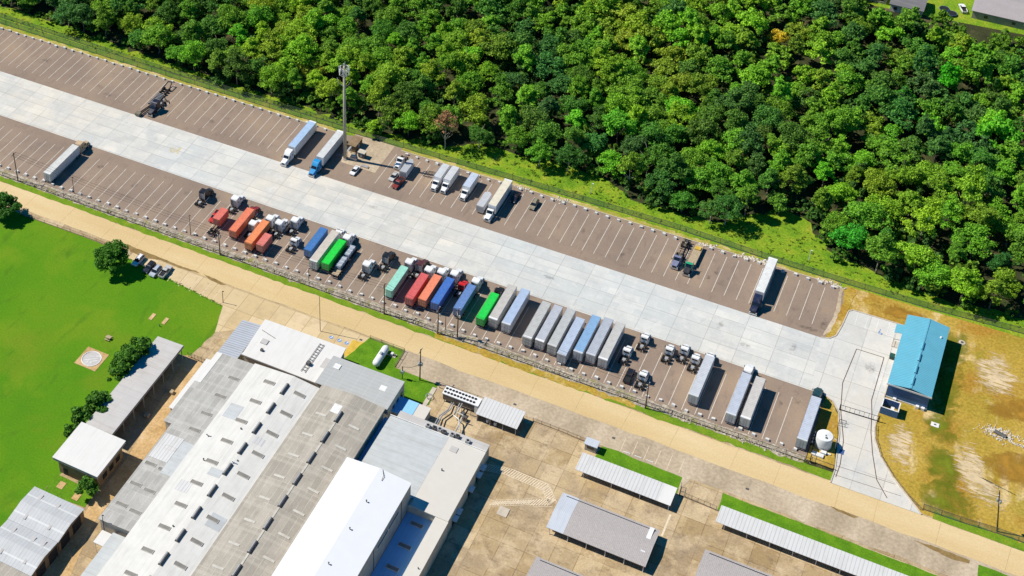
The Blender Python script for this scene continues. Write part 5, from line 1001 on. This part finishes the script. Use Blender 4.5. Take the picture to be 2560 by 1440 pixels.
def lowhall(lab, x0, x1, y0, y1, extra):
    t = thing('low_hall', lab, 'building', (0, 0, 0)); yr = (y0 + y1) / 2
    gable_y(x0 + 1.2, x1 - .8, y0 + 1.4, y1 - .6, 2.5, 3.0, yr, 'dark_opening', 'wall_brown', t, .0)
    for a, b, m in extra:
        for s in (0, 1):
            pr = [(y0, 2.45), (yr, 3.1), (yr, 3.22), (y0, 2.57)] if s == 0 else [(yr, 3.1), (y1, 2.45), (y1, 2.57), (yr, 3.22)]
            MB().prof(pr, a, b).obj('roof', m, t)
    pm = MB().cyl((0, 0, 0), (0, 0, 2.45), .1, n=8).mesh('post', 'trim_white')
    for x in np.linspace(x0 + .8, x1 - .5, 6): link('post', pm, t, (x, y0 + .3, 0))
    return t
t = lowhall('mauve grey roofed hall with a pale blue west end', 39.3, 64.3, -76.6, -64.8, ((39.3, 43.6, 'pale_blue_roof'), (43.6, 64.3, 'mauve_tiles')))
MB().box(61.9, 63, -73, -65.2, 0, .06).obj('roof_light', 'white_plastic', t, loc=(0, 0, 2.95)).rotation_euler.x = 0
lowhall('mauve grey roofed hall cut off by the bottom edge, west of the shaded lane', 40.2, 65, -97.4, -85.6, ((40.2, 65, 'mauve_tiles'),))
lowhall('mauve grey roofed hall below the long white carport', 75.5, 101, -77, -65.1, ((75.5, 101, 'mauve_tiles'),))
t = thing('guard_hut', 'small grey roofed gate hut beside the street apron', 'hut', (40.4, -46.3, 0)); MB().box(-1.5, 1.5, -1.0, 1.0, 0, 2.3).obj('wall', 'wall_grey', t); MB().box(-1.8, 1.8, -1.2, 1.3, 2.3, 2.5).obj('roof', 'pale_blue_roof', t); MB().box(-.9, .9, -1.05, -1.0, 1.0, 1.9).obj('window', 'dark_glass', t); MB().box(1.5, 1.55, -.4, .4, .05, 2).obj('door', 'trim_white', t)
tag(MB().box(-1.3, 1.3, -1.4, 1.4, 0, .16).obj('concrete_slab', 'kerb_concrete', loc=(27.6, -75.3, .03)), 'pale square concrete slab in the yard beside the hatched walkway', 'slab')
for x, y, l in ((17.2, -41.2, 'square black drain cover on the street apron west of the gate'), (44.4, -40.2, 'square black drain cover on the street apron near the gate hut'), (79.5, -40.6, 'square black drain cover north of the long carport'), (-60.5, -57.6, 'square black drain cover on the lane beside the corrugated canopy'), (-30.2, -38.7, 'square black drain cover at the corner of the tank lawn')):
    tag(MB().box(-.4, .4, -.3, .3, 0, .06).obj('drain_cover', 'vent_metal', loc=(x, y, .05)), l, 'drain cover')
t = thing('valve_box', 'small valve box set in the grass of the long carport', 'valve', (100.3, -49.6, .06)); MB().box(-.45, .45, -.45, .45, 0, .12).obj('kerb', 'trim_white', t); MB().cyl((0, 0, .12), (0, 0, .18), .25, n=10).obj('cover', 'vent_metal', t)

sm = MB().frus((-.95, .95, -.12, .12), 0, (-.9, .9, -.07, .07), .16).mesh('parking_stop', 'trim_white')
for x, lab in ((49, 'white parking stop on the street apron, the westernmost of three'), (52, 'white parking stop on the street apron, between two others'), (55.1, 'white parking stop on the street apron, the easternmost of three')): tag(link('parking_stop', sm, loc=(x, -43.3, .06)), lab, 'parking stop', 'parking stops north of the white carport')
# the blue building
t = thing('blue_building', 'blue metal building with a turquoise ridged roof at the end of the lane', 'building', (0, 0, 0))
gable_x(104.1, 114.5, 6.4, 34.2, 5.2, 6.1, 109.5, 'turquoise_roof', 'wall_blue', t, .4)
MB().box(109.3, 109.7, 6, 34.6, 6.2, 6.34).obj('ridge_cap', 'turquoise_roof', t)
rm_ = MB().profx([(-.3, 0), (-.3, .3), (0, .5), (.3, .3), (.3, 0)], -1.5, 1.5).mesh('ridge_vent', 'turquoise_roof')
for y in (23, 18.3, 13.4, 8.8): link('ridge_vent', rm_, t, (109.5, y, 6.25))
MB().box(103.6, 115, 5.94, 6.05, 4.9, 5.4).obj('gable_trim', 'trim_white', t); MB().box(104.1, 114.5, 6.3, 6.4, 0, .5).obj('base_trim', 'trim_white', t)
for x in (106.4, 112.2, 113.6): MB().box(x - .4, x + .4, 5.6, 6.3, .1, .95).obj('air_unit', 'white_plastic', t)
MB().lathe([(.3, 0), (.35, .12), (.2, .4), (.05, .5)], n=10).obj('roof_dome', 'white_plastic', t, loc=(113.4, 29.3, 5.5))
for y in (12, 20): MB().box(104.0, 104.1, y - 1.7, y + 1.7, .05, 3.6).obj('roller_door', 'white_plastic', t)
t = thing('porch', 'small blue porch roof on the lane side of the blue building', 'porch', (0, 0, 0)); MB().profx([(101.7, 2.85), (103.7, 3.2), (103.7, 3.3), (101.7, 2.95)], 28.6, 32.2).obj('roof', 'turquoise_roof', t)
for y in (28.8, 32): MB().cyl((101.9, y, .14), (101.9, y, 2.9), .08, n=6).obj('post', 'trim_white', t)
MB().box(102, 103.7, 25.6, 28.2, .14, .3).obj('step', 'kerb_concrete', t); MB().tube([(102, 25.6, .3), (102, 25.6, 1.2), (102, 28.2, 1.2)], .05).obj('handrail', 'rail_brown', t)
t = thing('enclosure', 'roofless blue walled enclosure at the south end of the blue building', 'enclosure', (0, 0, 0))
for b in ((103.8, 104, -.2, 3.4), (108, 108.2, -.2, 3.4), (104, 108, -.2, 0), (104, 108, 3.2, 3.4)): MB().box(*b, 0, 2.5).obj('wall', 'wall_blue', t); MB().box(b[0] - .04, b[1] + .04, b[2] - .04, b[3] + .04, 2.5, 2.58).obj('wall_cap', 'trim_white', t)
MB().box(106.2, 107, 1, 2.2, .05, 1.4).obj('unit', 'white_plastic', t)
t = thing('waste_bin', 'dark green bin standing beside the blue building', 'bin', (102.9, 21.2, .14)); MB().frus((-.55, .55, -.6, .6), 0, (-.65, .65, -.7, .7), 1.2).obj('body', 'bin_green', t); MB().box(-.68, .68, -.73, .73, 1.2, 1.28).obj('lid', 'bin_green', t)
t = thing('water_tank', 'round white water tank beside the driveway', 'tank', (93.1, -17.9, .12)); MB().lathe([(2.02, 0), (2.05, .1), (2.05, 3.6), (2.0, 3.7)], n=36).obj('shell', 'white_plastic', t, True); MB().lathe([(2.03, 3.7), (1.95, 3.8), (.1, 3.95)], n=36).obj('roof', 'white_plastic', t); MB().box(.2, .75, -1.1, -.6, 3.8, 4.0).obj('hatch', 'vent_metal', t); MB().cyl((.2, -.2, 3.9), (.2, -.2, 4.2), .14, n=8).obj('vent', 'vent_metal', t); MB().tube([(2.0, .4, 3.4), (2.9, .3, 3.2), (3.1, .2, .1)], .07).obj('pipe', 'white_plastic', t)
tag(MB().box(-1.5, 1.5, -.6, .6, 0, .5).obj('concrete_pad', 'trim_white', loc=(92.6, -21.9, .12)), 'white concrete pad south of the round water tank', 'concrete pad')
t = thing('pump_box', 'white pump box at the foot of the water tank', 'pump box', (94.0, -20.6, .12)); MB().box(-.9, .5, -.5, .4, 0, .7).obj('housing', 'white_plastic', t); MB().box(.5, 1.6, .1, .5, 0, .3).obj('pipe_box', 'trim_white', t)
t = thing('hydrant_rack', 'dark rack of hoses along the fence beside the last trailer', 'rack', (90.5, -17, .12)); MB().box(-.2, .2, -2.2, 2.2, .1, .5).obj('rack', 'black_frame', t)
for k in range(4): MB().cyl((0, -1.8 + k * 1.2, .5), (0, -1.8 + k * 1.2, 1.1), .18, n=8).obj('reel', 'white_plastic', t)

# lawn: helipad-like emblem slab, kerb slabs, table
t = thing('emblem_slab', 'square tan slab with a white painted circle on the big lawn', 'paved slab', (-94.3, -79.6, 0)); MB().box(-3.55, 3.55, -3.5, 3.5, .0, .12).obj('slab', 'packed_dirt', t)
MB().tube([(2.75 * math.cos(a), 2.75 * math.sin(a), .12) for a in np.linspace(0, 2 * PI, 33)], .17, 6).obj('ring', 'trim_white', t); MB().cyl((0, 0, .12), (0, 0, .135), 2.6, n=32).obj('disc', 'canopy_roof', t)
st = MB()
for a, b in (((-1.6, -1.3), (1.4, .9)), ((-.9, -1.9), (1.9, .2)), ((.5, 1.4), (1.6, 1.9)), ((-1.2, .6), (.2, 1.2)), ((-.6, -1.1), (.9, -1.5))): st.bar((*a, .14), (*b, .14), .2, .015)
st.obj('painted_strokes', 'trim_white', t)
for x, y, l in ((-88.0, -57.9, 'narrow tan paving slab on the lawn, the western of two'), (-83.7, -57.7, 'narrow tan paving slab on the lawn, the eastern of two')): tag(MB().box(-.55, .55, -1.3, 1.3, 0, .12).obj('paving_slab', 'packed_dirt', loc=(x, y, .04)), l, 'paving slab')
for x, y, l in ((-76.2, -119.6, 'tan paving square in the small courtyard, west side'), (-70.6, -120.8, 'tan paving square in the small courtyard, east side')): tag(MB().box(-.9, .9, -1.1, 1.1, 0, .1).obj('paving_slab', 'packed_dirt', loc=(x, y, .07)), l, 'paving slab')
t = thing('picnic_table', 'weathered picnic table alone on the big lawn', 'table', (-94.4, -71, .04)); MB().box(-.8, .8, -.4, .4, .7, .78).obj('table_top', 'deck_wood', t)
for s in (-1, 1): MB().box(-.8, .8, s * .8 - .15, s * .8 + .15, .4, .46).obj('bench', 'deck_wood', t); MB().bar((s * .55, -.8, .02), (s * .55, .8, .02), .08, .08).bar((s * .55, -.6, .02), (s * .55, 0, .72), .08, .08).bar((s * .55, .6, .02), (s * .55, 0, .72), .08, .08).obj('leg', 'deck_wood', t)
t = thing('sprinkler_post', 'tiny green post near the eastern paving slab on the lawn', 'post', (-84.0, -60.2, .04)); MB().cyl((0, 0, 0), (0, 0, .6), .1, n=6).obj('post', 'bin_green', t); MB().box(-.3, .3, -.1, .1, .6, .7).obj('head', 'bin_green', t)
t = thing('bird', 'black bird gliding above the white warehouse roof', 'bird', (-42.7, -99.7, 16)); MB().lathe([(.02, -.32), (.1, -.15), (.12, .05), (.06, .25), (.03, .36)], n=8).obj('body', 'feather_black', t, True).rotation_euler.x = PI / 2
MB().hexa([(0, -.12, 0), (0, .12, 0), (-.75, .3, .22), (-.8, .05, .22)], [(0, -.12, .03), (0, .12, .03), (-.75, .3, .25), (-.8, .05, .25)]).hexa([(0, .12, 0), (0, -.12, 0), (.8, -.02, .2), (.75, .26, .2)], [(0, .12, .03), (0, -.12, .03), (.8, -.02, .23), (.75, .26, .23)]).obj('wing', 'feather_black', t)

# houses beyond the woods
def house(lab, x0, x1, y0, y1, e, r, rm, wm, axis):
    t = thing('house', lab, 'house', (0, 0, 0))
    (gable_x if axis else gable_y)(x0, x1, y0, y1, e, r, ((x0 + x1) if axis else (y0 + y1)) / 2, rm, wm, t, .5)
    for k in range(3): x = x0 + (x1 - x0) * (k + .5) / 3; w = MB().box(x - .6, x + .6, y0 - .06, y0, 1, 2.2).obj('window', 'dark_glass', t); MB().box(x - .7, x + .7, y0 - .09, y0 - .06, .9, 1.0).obj('sill', 'trim_white', w)
    MB().box(x1, x1 + .06, y0 + 2, y0 + 3, .05, 2.1).obj('door', 'trim_white', t)
house('house with dark grey roof and white wall behind the woods', 69, 80, 196.5, 207, 3.2, 4.4, 'dark_house_roof', 'trim_white', False)
house('large house with mauve grey roof at the top right corner', 96, 124, 204.5, 222, 3.4, 5.4, 'house_roof', 'fascia_grey', False)
house('house with dark roof cut off by the top edge behind the woods', 58, 67, 200, 212, 3.2, 4.6, 'dark_house_roof', 'fascia_grey', True)
spawn(PICKUP, 'pickup_truck', 'white vehicle parked in the yard between the two houses', 'pickup', 92.5, 208.5, .4, WHITE, {}, None, .05)
for x, y, l in ((86.5, 205.5, 'small dark trampoline in the bright yard behind the woods, near the dark house'), (89.5, 203.4, 'dark round trampoline in the bright yard behind the woods, near the white vehicle')): u = thing('trampoline', l, 'trampoline', (x, y, 0)); MB().cyl((0, 0, .7), (0, 0, .76), 1.6, n=18).obj('mat', 'black_frame', u); MB().tube([(1.7 * math.cos(a), 1.7 * math.sin(a), .72) for a in np.linspace(0, 2 * PI, 19)], .1).obj('rim', 'plate_blue', u); [MB().cyl((1.5 * math.cos(a), 1.5 * math.sin(a), 0), (1.5 * math.cos(a), 1.5 * math.sin(a), .7), .05, n=6).obj('leg', 'galvanised', u) for a in (0, 1.57, 3.14, 4.71)]

# ------------------------------------------------------------------ trees
def quads(cent, nrm, size):
    n = len(cent); up = rng.normal(size=(n, 3)); u = np.cross(nrm, up); u /= np.linalg.norm(u, axis=1)[:, None] + 1e-9; w = np.cross(nrm, u)
    s = (size * rng.uniform(.6, 1.35, n))[:, None]; a = s * .5; b = s * rng.uniform(.3, .55, n)[:, None]
    return np.stack([cent - u * a - w * b * .6, cent + u * a * .4 - w * b, cent + u * a + w * b * .5, cent - u * a * .3 + w * b], 1).reshape(-1, 3)
def np_mesh(name, verts, mat):
    n = len(verts) // 4; me = bpy.data.meshes.new(name); me.vertices.add(len(verts)); me.vertices.foreach_set('co', verts.astype(np.float32).ravel())
    me.loops.add(n * 4); me.loops.foreach_set('vertex_index', np.arange(n * 4, dtype=np.int32)); me.polygons.add(n)
    me.polygons.foreach_set('loop_start', np.arange(0, n * 4, 4, dtype=np.int32)); me.polygons.foreach_set('loop_total', np.full(n, 4, np.int32))
    me.materials.append(MATS[mat]); me.update(calc_edges=True); return me
def crown_pts(R, z0, z1, nb, per, size, flat_=.75, lop=.0):
    # leaf clumps sit on boughs spread through the crown, denser on their sunny outsides
    C = []; Nn = []; zc = (z0 + z1) / 2; hz = (z1 - z0) / 2; a0 = rng.uniform(0, 6.28); el = rng.uniform(.78, 1.22); off = rng.normal(size=2) * R * lop
    for _ in range(nb):
        d = rng.normal(size=3); d /= np.linalg.norm(d); d[2] = abs(d[2]) * 1.2 - .45; rr = rng.uniform(.35, 1.0)
        wd = 1 - .45 * max(0, d[2]) ** 2 if lop else 1
        px_, py_ = d[0] * R * rr * el * wd, d[1] * R * rr / el * wd
        c = np.array([px_ * math.cos(a0) - py_ * math.sin(a0) + off[0] * d[2], px_ * math.sin(a0) + py_ * math.cos(a0) + off[1] * d[2], zc + d[2] * hz * rr]); br = R * rng.uniform(.11, .33)
        k = max(8, int(per * (br / (R * .26)) ** 1.6)); q = rng.normal(size=(k, 3)); q /= np.linalg.norm(q, axis=1)[:, None]; q[:, 2] = np.where(q[:, 2] < -.3, -q[:, 2] * .6, q[:, 2])
        C.append(c + q * br * np.array([1, 1, flat_]) * rng.uniform(.6, 1.2, k)[:, None]); Nn.append(q * .8 + rng.normal(size=(k, 3)) * .55 + np.array([0, 0, .35]))
    C = np.concatenate(C); Nn = np.concatenate(Nn); Nn /= np.linalg.norm(Nn, axis=1)[:, None]
    return quads(C, Nn, size)
def trunk_mesh(h, r, mat, limbs=5, seed=0):
    rd = random.Random(seed); m = MB(); pts = [(0, 0, -.1)]; x = y = 0
    for k in range(1, 6): x += rd.uniform(-.25, .25); y += rd.uniform(-.25, .25); pts.append((x, y, h * k / 5))
    for k in range(5): m.cyl(pts[k], pts[k + 1], r * (1 - .15 * k), r * (1 - .15 * (k + 1)), 7)
    for k in range(limbs):
        p = pts[rd.choice((2, 3, 4))]; a = k * 2.4 + rd.random(); L = h * rd.uniform(.35, .5); q = (p[0] + math.cos(a) * L * .7, p[1] + math.sin(a) * L * .7, p[2] + L * .7); m.cyl(p, q, r * .45, r * .15, 5)
    return m.mesh('trunk', mat, True)
SHAPES = [(4.4, 2.2, 12.6), (5.0, 2.6, 12.2), (3.9, 2.0, 13.8), (5.3, 3.0, 13.0), (3.5, 2.4, 14.6), (4.7, 1.8, 11.4), (4.2, 3.4, 15.2)]
CR = [np_mesh('crown', crown_pts(*SHAPES[k % 7], 58 + k % 5 * 5, 105, .43, lop=.35), 'foliage') for k in range(14)]
SM = [np_mesh('crown', crown_pts(2.3, .5, 5.4 + k * .3, 34, 100, .42), 'foliage') for k in range(3)]
SPARSE = [np_mesh('crown', crown_pts(4.4, 5.0, 14.0, 40, 34, .45), 'foliage') for k in range(2)]
LONE = np_mesh('crown', crown_pts(4.9, .4, 11.5, 95, 150, .5), 'foliage')
TR = [trunk_mesh(8.5, .26, 'bark', seed=k) for k in range(3)] + [trunk_mesh(9, .24, 'pale_bark', seed=9 + k) for k in range(2)]
TS = trunk_mesh(3, .13, 'bark', seed=77)
def tree(x, y, s, color, label, group=None, crown=None, trunk=None, zs=1.0, name='tree'):
    r = thing(name, label, 'tree', (x, y, 0), random.uniform(0, 6.28), group); r.scale = (s, s, s * zs)
    link('trunk', trunk or random.choice(TR[:3]), r); link('crown', crown or random.choice(CR), r, color=color); return r
CLS = [((.115, .265, .034), 'dark green'), ((.185, .38, .030), 'mid green'), ((.265, .465, .032), 'yellow green'), ((.20, .50, .032), 'bright green'), ((.095, .245, .050), 'blue green'), ((.315, .51, .035), 'light green')]
def basey(x):
    for (a, b), (c, d) in zip(BASE, BASE[1:]):
        if a <= x <= c: return b + (d - b) * (x - a) / (c - a)
    return 60
CAM = np.array((107.294, -314.909, 317.942)); RM = np.array(R)
def frame(x, y, z):
    p = (np.array((x, y, z)) - CAM) @ RM; return 705.667 + 3831.04 * p[0] / -p[2], 77.367 - 3831.04 * p[1] / -p[2]
spots = []
def try_add(x, y, dmin):
    for (a, b, *_) in spots:
        if (a - x) ** 2 + (b - y) ** 2 < dmin * dmin: return False
    return True
# trees of their own along the edge of the woods
EDGE = [(-68.1, 46.6, .42, (0.330, 0.544, 0.033), 'small lime green tree just behind the telecom compound', 'SM', .9), (-43.6, 50.5, 1.0, (0.396, 0.214, 0.116), 'bare brown dying tree with a pale forked trunk at the edge of the woods', 'SPARSE', 1.15), (-33.6, 55.6, .85, (0.099, 0.247, 0.033), 'slim tree with a bare pale trunk east of the dying brown one', 'T', 1), (-12.9, 55.5, .8, (0.181, 0.446, 0.033), 'light green tree with a pale trunk at the west end of the green clearing', 'T', 1.1), (-3.9, 57.5, .82, (0.074, 0.214, 0.033), 'thin dark tree with a crooked pale trunk in the green clearing', 'T', 1), (16, 57.5, 1.0, (0.231, 0.388, 0.033), 'yellow green tree with a tall pale trunk above the clearing', 'T', 1.15), (34, 54.5, .8, (0.099, 0.314, 0.033), 'bushy mid green tree at the east end of the first clearing', 'C', .85), (43.2, 53.5, .75, (0.116, 0.281, 0.049), 'slender tree with a pale trunk standing at the fence, west of two', 'T', 1.1), (47.5, 54.5, .85, (0.083, 0.247, 0.041), 'slender tree with a pale trunk standing at the fence, east of two', 'T', 1.1), (83, 58, 1.1, (0.074, 0.429, 0.033), 'broad bright green tree beside the east clearing', 'C', .85), (112, 64.5, .75, (0.165, 0.380, 0.033), 'yellow green tree with a pale trunk behind the blue building', 'T', 1), (123.5, 66, .8, (0.049, 0.181, 0.033), 'dark tree with a leaning pale trunk near the right edge', 'T', 1), (60.6, 66.5, .6, (0.148, 0.330, 0.033), 'young green tree at the back of the east clearing', 'SM2', 1.2), (92.6, 62, .9, (0.091, 0.281, 0.033), 'mid green tree with a low crown east of the broad bright one', 'C', .9)]
for x, y, s, c, lab, kind, zs in EDGE:
    cr = {'SM': SM[0], 'SM2': SM[1], 'SPARSE': SPARSE[0], 'T': None, 'C': None}[kind]; tr = {'SM': TS, 'SM2': TS, 'C': TR[0]}.get(kind, TR[3])
    if kind == 'SM': s = 1.25
    if kind == 'SM2': s = 1.3
    tree(x, y, s, c, lab, None, cr, tr, zs); spots.append((x, y))
# singular trees inside the woods
for x, y, s, c, lab in ((95.5, 150, 1.15, (.075, .46, .015), 'round bright green tree standing out in the middle of the dark woods'), (84, 137, .75, (.09, .45, .02), 'small bright green tree left of the round bright one'), (39, 152, .85, (.75, .55, .04), 'golden yellow tree in a dark gap of the woods'), (123, 135, .9, (.5, .36, .2), 'tan withered tree among the green crowns at the right')):
    tree(x, y, s, c, lab); spots.append((x, y))
cand = 0; cells = {}
def free(x, y, d):
    return all((a - x) ** 2 + (b - y) ** 2 > d * d for i in (-1, 0, 1) for k in (-1, 0, 1) for a, b in cells.get((int(x // 10) + i, int(y // 10) + k), ()))
def put(x, y): cells.setdefault((int(x // 10), int(y // 10)), []).append((x, y))
for sp in spots: put(*sp[:2])
wood = []
while cand < 26000:
    cand += 1; x = rng.uniform(-235, 175); y = rng.uniform(45, 232)
    if y < basey(x) + 1.2: continue
    u, v = frame(x, y, 6)
    if not (-60 < u < 2640 and -75 < v < 900): continue
    if y > 177 and 58 < x < 118: continue
    if not free(x, y, 6.6 + 1.0 * math.sin(x * .05) * math.sin(y * .06)): continue
    put(x, y); wood.append((x, y))
shade = lambda x, y: math.sin(x * .031 + 1.3) * math.cos(y * .043 + .4) + .6 * math.sin(x * .09 + y * .07)
wood.sort(key=lambda p: p[1] - .25 * p[0] * 0)
def look(x, y):
    q = shade(x, y) + random.gauss(0, .55); k = 4 if q < -1.0 else 0 if q < -.3 else 1 if q < .45 else 2 if q < 1.2 else 5
    if random.random() < .06: k = 3
    return k, tuple(v_ * random.uniform(.85, 1.18) for v_ in CLS[k][0]), random.uniform(.8, 1.2) * (1.05 if y > 90 else 1)
for x, y in wood[:282]:
    k, c, s = look(x, y)
    tree(x, y, s, c, f'{CLS[k][1]} broad-leaved tree among many in the dense woods', f'{CLS[k][1]} trees of the woods', zs=random.uniform(.85, 1.15))
FAR = [crown_pts(*SHAPES[k % 7], 34, 90, .55, lop=.3) for k in range(7)]
out = []; tint = []
for x, y in wood[282:]:
    k, c, s = look(x, y); a = random.uniform(0, 6.28); b = FAR[random.randrange(7)]; ca, sa = math.cos(a), math.sin(a)
    out.append(np.stack([(b[:, 0] * ca - b[:, 1] * sa) * s + x, (b[:, 0] * sa + b[:, 1] * ca) * s + y, b[:, 2] * s * random.uniform(.85, 1.15)], 1)); tint.append(np.tile(np.array((*c, 1), np.float32), (len(b), 1)))
o = link('woods', np_mesh('woods', np.concatenate(out), 'foliage_mass')); o['kind'] = 'stuff'; o['label'] = 'far mass of green tree crowns at the back of the woods'; o['category'] = 'woods'
o.data.attributes.new('tint', 'FLOAT_COLOR', 'POINT').data.foreach_set('color', np.concatenate(tint).ravel())
# smaller growth that fills the woods and the verge
def scatter(name, label, pts, base_v, color, cat):
    out = []
    for x, y, s, zs in pts:
        a = random.uniform(0, 6.28); ca, sa = math.cos(a), math.sin(a); b = base_v[random.randrange(len(base_v))]
        out.append(np.stack([(b[:, 0] * ca - b[:, 1] * sa) * s + x, (b[:, 0] * sa + b[:, 1] * ca) * s + y, b[:, 2] * s * zs], 1))
    o = link(name, np_mesh(name, np.concatenate(out), 'foliage'), color=color); o['kind'] = 'stuff'; o['label'] = label; o['category'] = cat; return o
BU = [crown_pts(2.0, .1, 3.4, 9, 34, .62) for _ in range(4)]
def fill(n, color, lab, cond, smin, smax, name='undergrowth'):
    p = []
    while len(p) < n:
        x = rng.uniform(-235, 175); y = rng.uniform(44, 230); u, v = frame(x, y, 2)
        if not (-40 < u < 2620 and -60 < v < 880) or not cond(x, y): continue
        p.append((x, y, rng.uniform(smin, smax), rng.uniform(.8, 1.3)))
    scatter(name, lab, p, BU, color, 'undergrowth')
inw = lambda x, y: y > basey(x) + 1 and not (y > 186 and 55 < x < 122)
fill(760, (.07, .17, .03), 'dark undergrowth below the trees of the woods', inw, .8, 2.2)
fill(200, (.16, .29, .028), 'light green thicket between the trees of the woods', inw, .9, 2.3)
fill(70, (.17, .33, .03), 'bright bushes between the woods and the houses', lambda x, y: 177 < y < 193 and 58 < x < 126, 1.0, 2.1)
fill(110, (.10, .23, .025), 'bushy growth along the edge of the woods', lambda x, y: 0.5 < y - basey(x) < 5, .5, 1.3)
W_ = [crown_pts(.8, 0, .7, 4, 12, .34) for _ in range(4)]
p = []
while len(p) < 700:
    x = rng.uniform(-230, 165); y = rng.uniform(45, 66)
    if y < basey(x) + 1 and (y > 46.8): p.append((x, y, rng.uniform(.4, 1.0), rng.uniform(.35, .8)))
scatter('weeds', 'bright weeds on the verge between the fence and the woods', p, W_, (.20, .30, .022), 'weeds')
p = [(rng.uniform(-108, -72), 0, rng.uniform(.2, .5), rng.uniform(.3, .7)) for _ in range(170)]; p = [(x, -40.5 - (x + 108) * .122 + rng.normal(0, .25), a, b_) for x, _, a, b_ in p]
scatter('weeds', 'grass tufts along the edge of the big lawn', p, W_, (.12, .26, .02), 'weeds')
p = [(rng.uniform(-170, 95), rng.normal(-25.5, .3), rng.uniform(.25, .6), rng.uniform(.4, .9)) for _ in range(420)]
scatter('weeds', 'dry weeds along the south fence', p, W_, (.20, .22, .05), 'weeds')
# lone trees and shrubs
tree(-109.5, -46.6, 1.0, (.085, .24, .022), 'round dense tree alone at the edge of the big lawn', None, LONE, TS, zs=.95)
tree(-153.5, -42.0, 1.0, (.06, .19, .02), 'dark tree at the left edge beside the tan road', None, LONE, TS, zs=.75)
for x, y, s, lab in ((-81.2, -74.5, 1.0, 'leafy shrub against the long canopy, the northernmost'), (-82.4, -79.2, 1.05, 'leafy shrub against the long canopy, second from the north'), (-82.0, -83.2, .9, 'leafy shrub against the long canopy, third from the north'), (-80.9, -95, 1.0, 'leafy shrub against the south half of the long canopy'), (-82.0, -100.4, .9, 'leafy shrub at the south corner of the long canopy'), (-81.8, -105.5, .7, 'thin shrub beside the brick building'), (-67.9, -118.9, .75, 'round shrub in the small courtyard')):
    tree(x, y, s * 1.6, (.085, .22, .022), lab, 'shrubs around the long canopy', random.choice(SM), TS, 1.0, 'shrub')
